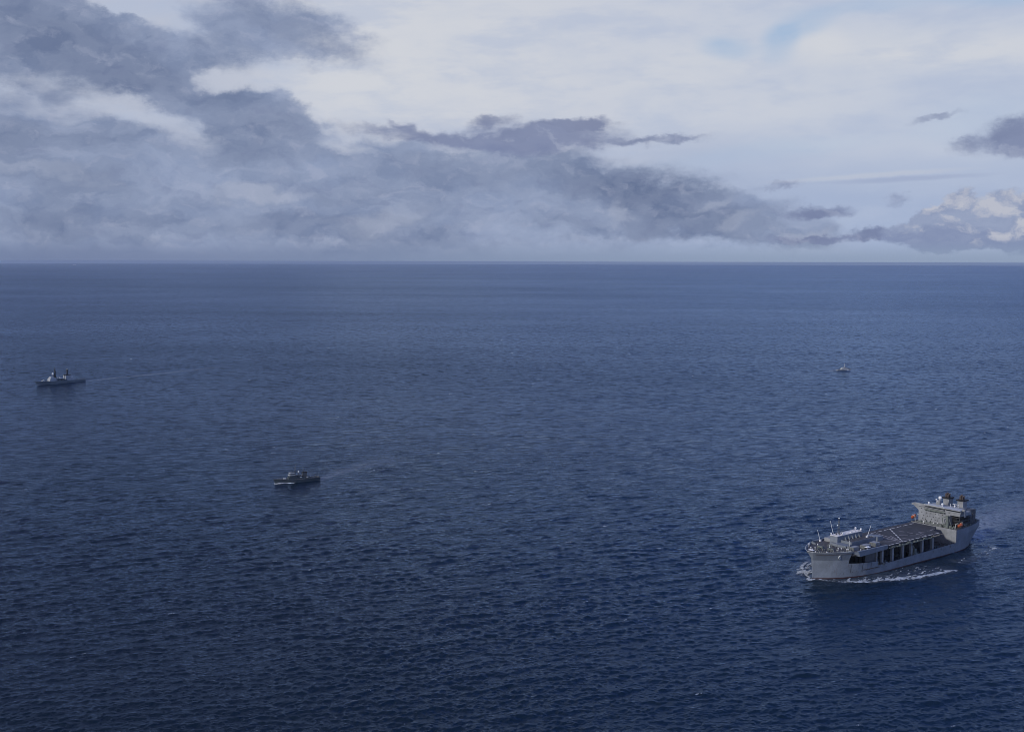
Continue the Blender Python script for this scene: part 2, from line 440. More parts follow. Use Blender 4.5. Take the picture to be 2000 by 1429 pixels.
WAKES = (([(-967, 2601), (-922, 2680), (-838, 2801), (-738, 3005)], 5, 24, 0.56), ([(-239, 1423), (-221, 1480), (-189, 1540), (-143, 1593)], 6, 30, 0.34),
         ([(460, 1126), (502, 1201), (561, 1257), (662, 1335)], 17, 44, 0.6), ([(820, 2899), (793, 2879), (780, 2872)], 3, 6, 1.3))
def path_dist(x, y, pts):
    """distance to a polyline, and how far along it (0 to 1)"""
    best = np.full_like(x, 1e9); along = np.zeros_like(x)
    L = [math.dist(a, b) for a, b in zip(pts[:-1], pts[1:])]; tot = sum(L); acc = 0.0
    for (a, b, l) in zip(pts[:-1], pts[1:], L):
        ux, uy = (b[0] - a[0]) / l, (b[1] - a[1]) / l
        s = np.clip((x - a[0]) * ux + (y - a[1]) * uy, 0, l)
        d = np.hypot(x - a[0] - s * ux, y - a[1] - s * uy)
        k = d < best
        best = np.where(k, d, best); along = np.where(k, (acc + s) / tot, along); acc += l
    return best, along

def seg_dist(x, y, o, rz):
    """coordinates aft of and across a vessel's axis"""
    dx, dy = x - o[0], y - o[1]; c, s = math.cos(rz), math.sin(rz)
    return dx * c + dy * s, -dx * s + dy * c

# half-widths of the big ship along its length: at deck edge, at the knuckle, at the waterline
_S = [0, 2, 4, 7, 10, 13, 16, 19, 22, 26, 31, 36, 45, 60, 75, 182, 200, 212, 222, 231, 240]
_W24 = [3.0, 6.0, 8.4, 11.2, 13.6, 15.6, 17.4, 19.2, 20.8, 22.3, 23.5, 24.1, 24.5, 24.5, 24.5, 24.5, 23.6, 22.0, 19.8, 17.0, 13.5]
_W16 = [0.25, 2.2, 4.3, 7.0, 9.5, 11.8, 13.8, 15.6, 17.1, 18.8, 20.9, 22.6, 24.2, 24.5, 24.5, 24.5, 23.6, 22.0, 19.8, 17.0, 13.5]
_W00 = [0.2, 1.4, 2.9, 5.2, 7.5, 9.6, 11.4, 13.0, 14.4, 16.0, 18.0, 19.6, 21.8, 23.6, 24.4, 24.4, 22.2, 18.5, 14.4, 9.6, 4.5]

def ship_density(x, y):
    s, t = seg_dist(x, y, SHIP, SHIP_RZ); t = -t          # port positive
    w = np.interp(s, _S, _W00); d = np.zeros_like(s)
    off = np.abs(t) - w                                   # distance from the hull side
    side_ = np.where(t > 0, 1.0, np.interp(off, [0, 16, 24], [1.0, 0.8, 0.0]))
    # the crest thrown off by the bow, standing ever further out
    arm = np.interp(s, [-7, 0, 10, 25, 50, 80, 112, 125], [0.5, 2.2, 9.0, 15.0, 20.0, 29.0, 33.0, 34.0])
    wd_ = np.interp(s, [-7, 0, 20, 60, 112], [1.4, 1.8, 2.8, 4.0, 3.5])
    d = np.maximum(d, np.exp(-((off - arm) / wd_) ** 2) * np.interp(s, [-8, -5, 60, 118, 128], [0, 1.05, 0.85, 0.78, 0]))
    # churned water between crest and hull
    inn = (off > 0.0) & (off < arm)
    d = np.maximum(d, inn * np.interp(s, [-5, 0, 12, 30, 60, 110, 135], [0.0, 0.75, 0.56, 0.56, 0.50, 0.40, 0.0]) * np.interp(off / np.maximum(arm, 0.1), [0, 0.35, 0.7, 1], [0.35, 0.75, 1.0, 0.9]))
    # thrown wide on the far side of the bow
    d = np.maximum(d, np.where(t < 0, np.exp(-((s - 12) / 13) ** 2 - ((-t - 18) / 8) ** 2) * 0.95, 0))
    d = np.where(off < -0.2, np.where(s > 0, 0, d), d)
    # wash along the after body and under the stern
    d = np.maximum(d, np.exp(-((s - 246) / 9) ** 2 - (t / 12) ** 2) * 0.62)
    d = np.maximum(d, np.where((s > 150) & (s < 238) & (off > 0), np.exp(-((off - 22) / 9) ** 2) * 0.34, 0))
    return d * side_

# ---------------------------------------------------------------- the sea
def make_sea():
    RMAX = 120000.0
    rows = [0.0, 150.0, 300.0, 450.0, 520.0, 560.0]
    d = 562.0
    while d < RMAX:
        rows.append(d)
        d += max(0.85, d * d / (FPX * CAM_H) * 1.05)
    rows[-1] = RMAX
    rows = np.array(rows)
    fine = np.radians(np.linspace(-29.5, 29.5, 1500))
    coarse = np.radians(np.linspace(29.5, 330.5, 90))[1:-1]
    ang = np.concatenate([fine, coarse])
    nr, na = len(rows), len(ang)
    A, D = np.meshgrid(ang, rows)
    # stagger the grid so that no two rows line up
    sp_r = np.gradient(rows)[:, None] * np.ones_like(A)
    x = np.sin(A) * D; y = np.cos(A) * D
    spacing = np.maximum(sp_r * 0.8, D * (fine[1] - fine[0]))
    spacing[:, len(fine):] = 1e6
    spacing[:7] = 1e6
    z = np.zeros_like(x)
    act = (spacing < 40)
    z[act] = sea(x[act], y[act], spacing[act])
    nm = nr * na
    co = np.stack([x, y, z], -1).reshape(-1, 3).astype(np.float32)
    i = np.arange(na); j = np.arange(nr - 1)
    I, J = np.meshgrid(i, j)
    a = J * na + I; b = J * na + (I + 1) % na
    quads = np.stack([a, b, b + na, a + na], -1).reshape(-1, 4)
    me = bpy.data.meshes.new('sea_water')
    me.vertices.add(nm); me.vertices.foreach_set('co', co.ravel())
    nf = len(quads)
    me.loops.add(nf * 4); me.loops.foreach_set('vertex_index', quads.astype(np.int32).ravel())
    me.polygons.add(nf)
    me.polygons.foreach_set('loop_start', np.arange(0, nf * 4, 4, dtype=np.int32))
    me.polygons.foreach_set('loop_total', np.full(nf, 4, dtype=np.int32))
    me.polygons.foreach_set('use_smooth', np.ones(nf, dtype=bool))
    me.update(calc_edges=True)
    # churned water left behind the vessels
    wake = np.zeros(nm); fx, fy = x.ravel(), y.ravel()
    for pts, W0, W1, k in WAKES:
        d_, u = path_dist(fx, fy, pts)
        v = np.clip(1.15 - d_ / (W0 + (W1 - W0) * u), 0, 1) ** 0.7 * (1 - u) ** 0.8
        wake = np.maximum(wake, k * v)
    # milky, aerated water beside the big ship
    near = (np.abs(fx - 350) < 330) & (np.abs(fy - 1050) < 330)
    wake[near] = np.maximum(wake[near], 0.34 * np.clip(ship_density(fx[near], fy[near]), 0, 1))
    at = me.attributes.new('wake', 'FLOAT', 'POINT')
    at.data.foreach_set('value', wake.astype(np.float32))
    o = bpy.data.objects.new('sea_water', me); C.objects.link(o)
    o['kind'] = 'structure'

    m = bpy.data.materials.new('sea_water'); m.use_nodes = True
    t = m.node_tree; t.nodes.clear(); h = G(t)
    pos = h.node('ShaderNodeNewGeometry').outputs['Position']
    px, py, pz = h.sep(pos)
    flat = h.xyz(px, py, 0.0)
    dist = h.vm('LENGTH', flat)
    rot = h.mapping(flat, rot=(0, 0, -_dirm))                       # x along the run of the waves
    st = h.mapping(rot, scale=(1.0, 0.45, 1.0))
    n1 = h.noise(st, 1 / 5.0, 3.0, 0.55)
    n2 = h.noise(h.mapping(st, rot=(0, 0, R(17))), 1 / 1.7, 4.0, 0.6)
    gust = h.noise(h.mapping(flat, rot=(0, 0, R(20)), scale=(1 / 900.0, 1 / 380.0, 1.0)), 1.0, 4.0, 0.55)
    gust2 = h.noise(h.mapping(flat, rot=(0, 0, R(-12)), scale=(1 / 5200.0, 1 / 2100.0, 1.0)), 1.0, 3.0, 0.5)
    gs = h.m('MULTIPLY', h.ss(gust, 0.30, 0.70, 0.82, 1.1), h.ss(gust2, 0.3, 0.7, 0.75, 1.15))
    b1 = h.node('ShaderNodeBump'); b1.inputs['Distance'].default_value = 1.0
    h.put(b1.inputs['Height'], h.m('MULTIPLY', n1, h.m('MULTIPLY', gs, 1.15)))
    b2 = h.node('ShaderNodeBump'); b2.inputs['Distance'].default_value = 1.0
    h.put(b2.inputs['Height'], h.m('MULTIPLY', n2, h.m('MULTIPLY', gs, 0.75)))
    t.links.new(b1.outputs[0], b2.inputs['Normal'])
    # slopes of the waves too small or too far off to be modelled
    sl = h.noise(h.mapping(st, rot=(0, 0, R(-11))), 1 / 10.0, 5.0, 0.72, color=True)
    k = h.m('MULTIPLY', h.ss(dist, 700.0, 3400.0, 0.6, 2.7), gs)
    sv = h.vm('MULTIPLY', h.vm('SUBTRACT', sl, (0.5, 0.5, 0.5)), (1.0, 1.0, 0.0))
    nv = h.vm('NORMALIZE', h.vm('ADD', b2.outputs[0], h.vm('SCALE', sv, scale=k)))
    wk = h.node('ShaderNodeAttribute', attribute_name='wake').outputs['Fac']
    wn = h.noise(h.mapping(flat, scale=(1, 1, 1)), 1 / 6.0, 5.0, 0.65)
    wf = h.m('MULTIPLY', wk, h.ss(wn, 0.30, 0.60))
    c = h.mix(wf, (0.0066, 0.0160, 0.026), (0.50, 0.56, 0.66))
    df = h.node('ShaderNodeBsdfDiffuse'); h.put(df.inputs['Color'], c); t.links.new(nv, df.inputs['Normal'])
    gs_ = h.node('ShaderNodeBsdfGlossy'); gs_.inputs['Color'].default_value = (0.56, 0.70, 0.90, 1.0)
    h.put(gs_.inputs['Roughness'], h.ss(dist, 800.0, 9000.0, 0.13, 0.2)); t.links.new(nv, gs_.inputs['Normal'])
    fr_ = h.node('ShaderNodeFresnel'); fr_.inputs['IOR'].default_value = 1.333; t.links.new(nv, fr_.inputs['Normal'])
    mx = h.node('ShaderNodeMixShader')
    h.put(mx.inputs[0], h.m('MULTIPLY', fr_.outputs[0], h.m('SUBTRACT', 1.0, h.m('MULTIPLY', wf, 0.8))))
    t.links.new(df.outputs[0], mx.inputs[1]); t.links.new(gs_.outputs[0], mx.inputs[2])
    ou = h.node('ShaderNodeOutputMaterial'); t.links.new(mx.outputs[0], ou.inputs['Surface'])
    me.materials.append(m)
    return o
sea_obj = make_sea()

# ---------------------------------------------------------------- the big grey ship on the right
# s runs aft from the stem, t to port, z up from the waterline
ship = thing('support_ship', 'long grey naval support ship with a raised dark flight deck over an open side deck',
             'ship', (SHIP[0], SHIP[1], 0.0), SHIP_RZ)
K = lambda: MB(flip=True)

def wid(s, z):
    a = np.interp(s, _S, _W00); b = np.interp(s, _S, _W16); c = np.interp(s, _S, _W24)
    if z <= 0: return float(a)
    if z <= 16.5: return float(a + (b - a) * z / 16.5)
    return float(b + (c - b) * min(1.0, (z - 16.5) / 8.0))
def rake(s0, z):
    return s0 - 3.6 * max(0.0, (z - 16.5) / 8.0) * max(0.0, 1 - s0 / 26.0)
BOOT = 0.8
def hull_rows(top):
    return [z for z in (BOOT, 3.5, 6.0, 9.0, 12.0, 14.5, 16.5, 18.5, 21.0) if z < top - 0.3] + [top]
def side(mb, s0, s1, top0, top1, step, zlo=None):
    n = max(2, int(round((s1 - s0) / step)) + 1)
    for sg in (1, -1):
        rows = []
        base = hull_rows(min(top0, top1)) if zlo is None else zlo
        for i in range(n):
            u = i / (n - 1); s = s0 + (s1 - s0) * u; top = top0 + (top1 - top0) * u
            zz = [min(z, top) for z in base[:-1]] + [top]
            rows.append([(rake(s, z), sg * wid(s, z), z) for z in zz])
        mb.grid(rows)
h = K()
side(h, 0, 26, 24.5, 24.5, 1.6)
side(h, 26, 60, 13.2, 11.2, 2.5)
side(h, 60, 182, 7.4, 9.6, 4.0)
side(h, 182, 240, 21.5, 21.9, 3.0)
h.add([(0, 0.2, BOOT), (0, -0.2, BOOT), (0, -0.25, 16.5), (0, 0.25, 16.5), (-3.6, -3.0, 24.5), (-3.6, 3.0, 24.5)], [(0, 1, 2, 3), (3, 2, 4, 5)])
# closing walls where the side is cut down
for sg in (1, -1):
    zs = [13.2, 16.5, 20.0, 24.5]
    h.grid([[(26.0, sg * wid(26, z), z) for z in zs], [(26.3, sg * (wid(26, z) - 4.5), z) for z in zs]])
    h.grid([[(60.0, sg * 24.5, z) for z in (7.4, 11.2)], [(60.0, sg * 23.9, z) for z in (7.4, 11.2)]])
tr = [BOOT, 5, 10, 16, 21.9]
h.grid([[(240.0, wid(240, z) * k, z) for z in tr] for k in (1, 0.5, 0, -0.5, -1)])
h.build('hull', M['haze_gray'], ship)

bt = K()
for a, b_, st in ((0, 60, 2.0), (60, 240, 4.0)):
    side(bt, a, b_, BOOT, BOOT, st, zlo=[-7.0, -3.0, 0.0, BOOT])
bt.grid([[(240.0, wid(240, z) * k, z) for z in (-7, 0, BOOT)] for k in (1, 0, -1)])
bt.add([(0, 0.2, -7), (0, -0.2, -7), (0, -0.2, BOOT), (0, 0.2, BOOT)], [(0, 1, 2, 3)])
bt.build('boot_topping', M['boot'], ship)

# decks
fd = K()
ss_ = [-1.5, 0, 2, 4, 7, 10, 13, 16, 19, 22, 25.9]
fd.prism([(rake(max(s, 0), 22.9) if s > 0 else -1.6, wid(max(s, 0), 22.8) - 0.15) for s in ss_] + [(rake(max(s, 0), 22.9) if s > 0 else -1.6, -wid(max(s, 0), 22.8) + 0.15) for s in ss_[::-1]], 22.0, 22.8)
fd.prism([(25.9, 19.9), (31, 23.5), (73.9, 24.3), (73.9, -22.5), (31, -22.5), (25.9, -21.5)], 20.2, 22.8)
fd.build('foredeck', M['deck_brown'], ship)
# bulwark stiffening rail round the bow
br = K()
pts = [(rake(s, 24.5), wid(s, 24.5), 24.5) for s in (0, 2, 4, 7, 10, 13, 16, 19, 22, 26)]
for a, b_ in zip(pts[:-1], pts[1:]):
    br.tube(a, b_, 0.22, n=5); br.tube((a[0], -a[1], a[2]), (b_[0], -b_[1], b_[2]), 0.22, n=5)
br.tube(pts[0], (pts[0][0], -pts[0][1], 24.5), 0.22, n=5)
br.build('bulwark_rail', M['pale'], ship)

md = K()
md.prism([(26.5, 17), (45, 23.0), (60, 24.0), (181.8, 24.2), (181.8, -24.2), (60, -24.0), (45, -23), (26.5, -17)], 5.6, 6.3)
md.build('mission_deck', M['mission'], ship)

# sponson panel hanging over the open side, port and starboard
for sg in (1, -1):
    sp = K()
    t0, t1 = (23.3, 24.9) if sg > 0 else (-24.9, -23.3)
    sp.hexa([(33.0, t0, 19.4), (73.0, t0, 20.4), (73.0, t1, 20.4), (33.0, t1, 19.4)], [(30.0, t0, 24.3), (73.0, t0, 23.8), (73.0, t1, 23.8), (30.0, t1, 24.3)])
    sp.add([(33.0, t0 if sg > 0 else t1, 19.4), (33.0, t1 if sg > 0 else t0, 19.4), (30.0, t1 if sg > 0 else t0, 24.3), (26.5, sg * 21.0, 23.6), (28.0, sg * 20.2, 20.5)], [(0, 1, 2, 3, 4)])
    sp.build('sponson_panel', M['haze_gray'], ship)

fl = K()
fl.prism([(74.0, 24.5), (155.5, 24.5), (160.0, 14.0), (174.0, 8.0), (174.0, -19.0), (74.0, -19.0)], 20.9, 22.82)
flight = fl.build('flight_deck', M['deck'], ship)
# girders under it
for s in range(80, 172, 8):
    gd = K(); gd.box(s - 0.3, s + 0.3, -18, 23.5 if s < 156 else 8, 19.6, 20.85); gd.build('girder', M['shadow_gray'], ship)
# markings
def stripe(mb, a, b_, w, dash=None):
    a, b_ = np.array(a, float), np.array(b_, float); L = np.linalg.norm(b_ - a); d = (b_ - a) / L; n = np.array([-d[1], d[0]]) * w / 2
    segs = [(0, L)] if not dash else [(x, min(x + dash[0], L)) for x in np.arange(0, L, dash[0] + dash[1])]
    for x0, x1 in segs:
        p, q = a + d * x0, a + d * x1
        mb.add([(p[0] - n[0], p[1] - n[1], 22.826), (q[0] - n[0], q[1] - n[1], 22.826), (q[0] + n[0], q[1] + n[1], 22.826), (p[0] + n[0], p[1] + n[1], 22.826)], [(0, 1, 2, 3)])
mk = K()
stripe(mk, (132.0, -14.0), (97.0, 23.8), 1.25, (5.6, 2.0))
stripe(mk, (76.5, 23.4), (155.0, 23.4), 0.9, (7.2, 2.9))
stripe(mk, (102.0, -13.4), (172.0, -13.4), 0.75, (7.2, 2.9))
mk.build('deck_marking', M['marking'], flight)
def faded(lines, w, dash=None):
    for a, b_ in lines:
        mf = K(); stripe(mf, a, b_, w, dash); mf.build('faded_marking', M['marking_faint'], flight)
faded((((106.6, -10.8), (98.5, 22.5)), ((98.8, -4.5), (97.0, 21.5)), ((94.1, -1.2), (96.5, 19.0)), ((78.8, 9.1), (93.5, 19.4)), ((107.5, 3.6), (97.4, 22.4)), ((109.9, 13.6), (111.0, 21.6))), 0.75)
faded((((131.7, -4.0), (133.8, 21.3)),), 0.8, (5.6, 3.0))
faded((((116.5, 6.5), (131.5, 21.2)), ((141.0, 10.8), (136.0, 21.5)), ((154.6, 13.4), (166.0, 11.5)), ((141.0, 10.8), (151.0, 13.9))), 0.6, (8.0, 2.0))

# catwalks and nets along the deck edge, uneven like the real ones
rnd = random.Random(3)
def catwalk(sa, sb, t0, t1):
    cw = K(); cw.box(sa, sb, min(t0, t1), max(t0, t1), 20.6, 20.85)
    te = t1
    s = sa
    while s < sb - 0.5:
        cw.box(s, s + 0.15, min(te, te + 0.12), max(te, te + 0.12), 20.85, 22.0); s += 1.8
    cw.box(sa, sb, min(te, te + 0.1), max(te, te + 0.1), 21.9, 22.05)
    for _ in range(max(1, int((sb - sa) / 2.5))):
        s = rnd.uniform(sa, sb - 1.4); hh = rnd.uniform(0.5, 1.5)
        cw.box(s, s + rnd.uniform(0.6, 1.3), min(t0, t0 + 0.8 * (t1 - t0)), max(t0, t0 + 0.8 * (t1 - t0)), 20.85, 20.85 + hh)
    return cw.build('catwalk', M['green_gray'], ship)
for sa, sb in ((74.5, 84), (84.6, 97), (97.6, 110), (111, 119), (121, 133), (133.6, 146), (146.6, 155)):
    catwalk(sa, sb, 24.55, 24.55 + rnd.uniform(1.1, 2.0))
for sa, sb in ((100, 118), (119, 134), (135, 150), (151, 168)):
    catwalk(sa, sb, -19.05, -19.05 - rnd.uniform(1.1, 2.0))
for sa, sb, tt in ((140, 148, 26.6), (149, 157.5, 25.6)):
    nt = K(); nt.hexa([(sa, 24.6, 21.5), (sb, 24.6, 21.5), (sb, tt + 1.6, 22.2), (sa, tt + 1.6, 22.2)], [(sa, 24.6, 21.65), (sb, 24.6, 21.65), (sb, tt + 1.6, 22.35), (sa, tt + 1.6, 22.35)])
    nt.build('safety_net', M['tan'], ship)

# columns between the two decks
for s, sh in ((60.8, 0.0), (69.2, 0), (84.6, 0), (100.2, 0), (113.6, 0), (130.6, 0), (147.0, 0)):
    c = K()
    wdt = 2.6 if s > 62 else 1.2
    c.box(s - wdt / 2, s + wdt / 2, 20.3, 22.3, 6.31, 20.88); c.box(s - wdt / 2 - 0.5, s + wdt / 2 + 0.5, 20.0, 22.6, 6.31, 6.8)
    c.hexa([(s - wdt / 2, 20.3, 18.5), (s + wdt / 2, 20.3, 18.5), (s + wdt / 2, 22.3, 18.5), (s - wdt / 2, 22.3, 18.5)],
           [(s - wdt / 2 - 1.2, 18.5, 20.87), (s + wdt / 2 + 1.2, 18.5, 20.87), (s + wdt / 2 + 1.2, 23.4, 20.87), (s - wdt / 2 - 1.2, 23.4, 20.87)])
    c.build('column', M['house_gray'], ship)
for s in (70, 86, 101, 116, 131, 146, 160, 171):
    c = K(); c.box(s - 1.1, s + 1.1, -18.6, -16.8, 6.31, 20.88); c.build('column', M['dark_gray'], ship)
# inner longitudinal house under the flight deck, with lockers and fittings against it
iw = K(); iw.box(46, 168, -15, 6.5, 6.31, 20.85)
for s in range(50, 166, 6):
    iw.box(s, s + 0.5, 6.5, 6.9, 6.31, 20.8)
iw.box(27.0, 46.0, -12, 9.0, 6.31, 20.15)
iw.build('inner_house', M['shadow_gray'], ship)  # made wide and near-black so its colour holds the shade under the deck
wl_ = K(); wl_.prism([(46.0, 20.9), (58.5, 21.6), (58.5, 21.0), (46.0, 20.3)], 6.31, 20.15)
wl_.build('side_wall', M['dark_gray'], ship)  # dark gray put on this wall in place of shade
for _ in range(46):
    cl = K()
    s = rnd.uniform(62, 178); t = rnd.uniform(10, 19) if rnd.random() < 0.6 else rnd.uniform(22.6, 23.6)
    cl.box(s, s + rnd.uniform(0.7, 2.6), t, t + rnd.uniform(0.5, 1.3), 6.31, 6.31 + rnd.uniform(0.5, 2.3)); cl.build('deck_locker', M['clutter'], ship)
for s in (64, 72, 79, 92, 107, 122, 139, 155, 164, 170, 176):
    cl = K(); cl.tube((s, 23.4, 6.3), (s, 23.4, 7.7 + s * 0.014), 0.25, n=6); cl.ball((s, 23.4, 7.9 + s * 0.014), 0.42, 6, 4); cl.build('rail_post', M['clutter'], ship)
# crane amid the columns
cr = K()
cr.box(115.2, 120.6, 20.0, 24.0, 6.31, 9.6); cr.box(116.3, 119.4, 20.6, 23.4, 9.6, 13.2)
for a, b_ in (((116.3, 22.8, 12.5), (113.2, 22.8, 18.6)), ((116.3, 21.2, 12.5), (113.2, 21.2, 18.6)), ((118.6, 22, 13), (113.2, 22.8, 18.6)), ((118.6, 22, 13), (113.2, 21.2, 18.6)), ((113.2, 21.9, 18.6), (113.0, 22.0, 8.0))):
    cr.tube(a, b_, 0.3, n=6)
cr.tube((113.8, 22.8, 17.4), (113.8, 21.2, 17.4), 0.25, n=6); cr.tube((115, 22.8, 15), (115, 21.2, 15), 0.25, n=6)
cr.build('crane', M['green_gray'], ship)

# the after block
ab = K()
ab.box(182.02, 182.5, -24.3, 24.3, 6.31, 21.4)
ab.build('bulkhead', M['house_gray'], ship)
pd = K()
pp = [(182.1, 24.2)] + [(s, wid(s, 21) - 0.2) for s in (200, 212, 222, 231, 239.7)]
pd.prism(pp + [(s, -t) for s, t in pp[::-1]], 20.6, 21.5)
pd.build('poop_deck', M['deck_brown'], ship)
gr = K()
rim = [(182.2, 24.3)] + [(s, wid(s, 21.5)) for s in range(190, 241, 5)]
for (a, ta), (b_, tb) in zip(rim[:-1], rim[1:]):
    for sg in (1, -1):
        for z in (22.2, 22.8):
            gr.tube((a, sg * ta, z), (b_, sg * tb, z), 0.07, n=4)
        gr.tube((a, sg * ta, 21.5), (a, sg * ta, 22.8), 0.09, n=4)
gr.build('railing', M['clutter'], ship)

# deckhouse with bridge
dh = K()
dh.box(187.0, 214.0, -19.5, 14.2, 21.5, 33.6)
dh.box(187.0, 206.0, 14.2, 24.5, 33.4, 36.3)
dh.box(187.02, 214.0, -19.5, 14.2, 33.6, 36.4)
dh.build('deckhouse', M['house_gray'], ship)
bg_ = K()
bg_.box(186.6, 194.0, -12.0, 25.2, 36.4, 39.2)
bg_.hexa([(185.4, -11.0, 36.6), (186.6, -11.0, 36.6), (186.6, 8.8, 36.6), (185.4, 8.8, 36.6)], [(184.9, -11.4, 38.6), (186.6, -11.4, 38.6), (186.6, 9.2, 38.6), (184.9, 9.2, 38.6)])
bridge = bg_.build('bridge', M['house_gray'], ship)
rf = K(); rf.box(184.4, 194.6, -12.3, 25.6, 39.22, 39.62); rf.box(184.3, 184.6, -12.3, 9.6, 39.62, 40.1)
rf.build('bridge_roof', M['pale'], bridge)
wd = K(); wd.add([(185.02, -10.9, 37.5), (184.86, -11.2, 38.45), (184.86, 9.0, 38.45), (185.02, 8.7, 37.5)], [(0, 1, 2, 3)])
for k in range(1):
    wd.box(186.5, 186.58, 9.9, 24.8, 37.5, 38.4)
wd.build('bridge_window', M['glass'], bridge)
gl = K(); gl.box(184.2, 185.3, -11.6, 9.4, 34.8, 35.1); gl.box(184.15, 184.3, -11.6, 9.4, 35.1, 36.0)
for t in np.arange(-11, 9.5, 2.5):
    gl.hexa([(185.3, t, 33.6), (186.99, t, 33.6), (186.99, t + 0.3, 33.6), (185.3, t + 0.3, 33.6)], [(184.4, t, 34.8), (186.99, t, 34.8), (186.99, t + 0.3, 34.8), (184.4, t + 0.3, 34.8)])
gl.build('gallery', M['green_gray'], ship)
wing = K()
wing.box(186.2, 190.5, -26.6, -12.0, 37.0, 37.4)
for a, b_ in ((186.1, 186.3), (190.4, 190.6)):
    wing.box(a, b_, -26.6, -12.0, 37.4, 38.8)
wing.box(186.1, 190.6, -26.8, -26.5, 37.0, 38.8)
wing.hexa([(187.0, -19.55, 32.8), (189.8, -19.55, 32.8), (189.8, -19.5, 32.8), (187.0, -19.5, 32.8)], [(187.0, -25.5, 36.98), (189.8, -25.5, 36.98), (189.8, -19.5, 36.98), (187.0, -19.5, 36.98)])
wing.build('bridge_wing', M['house_gray'], ship)
wing = K()
wing.box(188.5, 191.5, 25.2, 28.0, 38.8, 39.2); wing.box(188.4, 188.6, 25.2, 28.0, 39.2, 40.6); wing.box(188.4, 191.5, 27.8, 28.0, 33.5, 40.6); wing.box(191.3, 191.5, 25.2, 28, 39.2, 40.4)
wing.build('bridge_wing', M['house_gray'], ship)
for t, z in ((-16.6, 34.9), (-15.9, 31.2), (-10.7, 31.4), (-6.2, 31.4), (-1.5, 31.5), (2.3, 31.8), (13.0, 35.4), (-13.8, 28.3), (-10.0, 28.3), (-7.1, 28.4), (-3.4, 28.3), (-0.7, 28.5),
             (-14.7, 25.1), (-11.8, 25.1), (-5.2, 25.8), (-1.4, 26.0), (2.7, 28.4), (0.9, 25.7), (-6.3, 23.7), (6.5, 31.9), (10.0, 32.0)):
    w = K(); w.box(186.93, 186.99, t - 0.42, t + 0.42, z - 0.45, z + 0.45); w.build('porthole', M['black'], ship)
# open galleries on the port side of the deckhouse
pg = K()
for z in (24.6, 27.8, 31.0):
    pg.box(190.0, 213.8, 14.25, 22.0, z, z + 0.25)
for s in (190.5, 198, 206, 213):
    pg.box(s, s + 0.4, 21.5, 21.9, 21.5, 33.4)
for z in (25.6, 28.8, 32.0):
    pg.box(190.0, 213.8, 21.9, 22.0, z, z + 0.12)
pg.build('side_gallery', M['dark_gray'], ship)
ec = K(); ec.box(191.0, 214.0, 14.25, 19.0, 21.52, 33.3); ec.build('engine_casing', M['black'], ship)
ac = K(); ac.box(214.02, 229.0, -13.5, 15.5, 21.5, 34.2); ac.box(214.02, 224.0, 15.5, 17.5, 21.5, 30.0)
ac.build('after_casing', M['dark_gray'], ship)
# lower tier and gear in front of the house
lt = K(); lt.box(183.2, 186.9, -19.0, -13.5, 21.52, 22.6); lt.box(183.0, 186.0, -9.0, 6.5, 21.52, 23.6); lt.build('low_house', M['clutter'], ship)
for _ in range(34):
    g2 = K()
    s, t = rnd.uniform(175.5, 185.5), rnd.uniform(-17, 20)
    if s < 182 and t > 6: s = rnd.uniform(182.8, 186)
    z0 = 22.83 if s < 174 else 21.5
    if 174 <= s < 182: s = 183.0 + rnd.uniform(0, 2)
    g2.box(s, s + rnd.uniform(0.5, 1.6), t, t + rnd.uniform(0.4, 1.8), z0, z0 + rnd.uniform(0.8, 3.2)); g2.build('deck_locker', M['green_gray'], ship)
for _ in range(16):
    g2 = K()
    s, t = rnd.uniform(192, 232), rnd.uniform(16, 21)
    if s > 214: t = rnd.uniform(12, min(16.5, wid(s, 21) - 2))
    g2.box(s, s + rnd.uniform(0.8, 2.2), t, t + rnd.uniform(0.6, 1.6), 21.5, 21.5 + rnd.uniform(0.8, 3.5)); g2.build('deck_locker', M['green_gray'], ship)
for s, t, r in ((183.5, -0.9, 0.7), (184.2, -7.1, 0.55), (184.6, 2.7, 0.6), (183.2, -11.5, 0.5), (200.5, 20.5, 0.7)):
    v = K(); v.tube((s, t, 21.5), (s, t, 23.2), 0.3, n=6); v.ball((s, t, 23.5), r, 8, 6); v.build('white_vent', M['white'], ship)
# stores crane folded beside the house
pc = K()
pc.tube((183.8, 13.6, 21.5), (183.8, 13.6, 29.5), 1.25, n=12); pc.box(182.6, 185.2, 12.4, 14.8, 29.5, 33.0)
pc.tube((183.0, 12.2, 32.2), (182.6, 8.6, 30.4), 0.55, n=6); pc.tube((182.6, 8.6, 30.4), (182.8, 10.2, 22.5), 0.5, n=6)
pc.tube((183.6, 15.2, 30.5), (183.6, 18.0, 24.0), 0.3, n=6); pc.tube((183.8, 13.6, 25.2), (183.8, 13.6, 25.9), 1.7, n=12)
pc.build('stores_crane', M['green_gray'], ship, label='greenish folded stores crane beside the deckhouse')

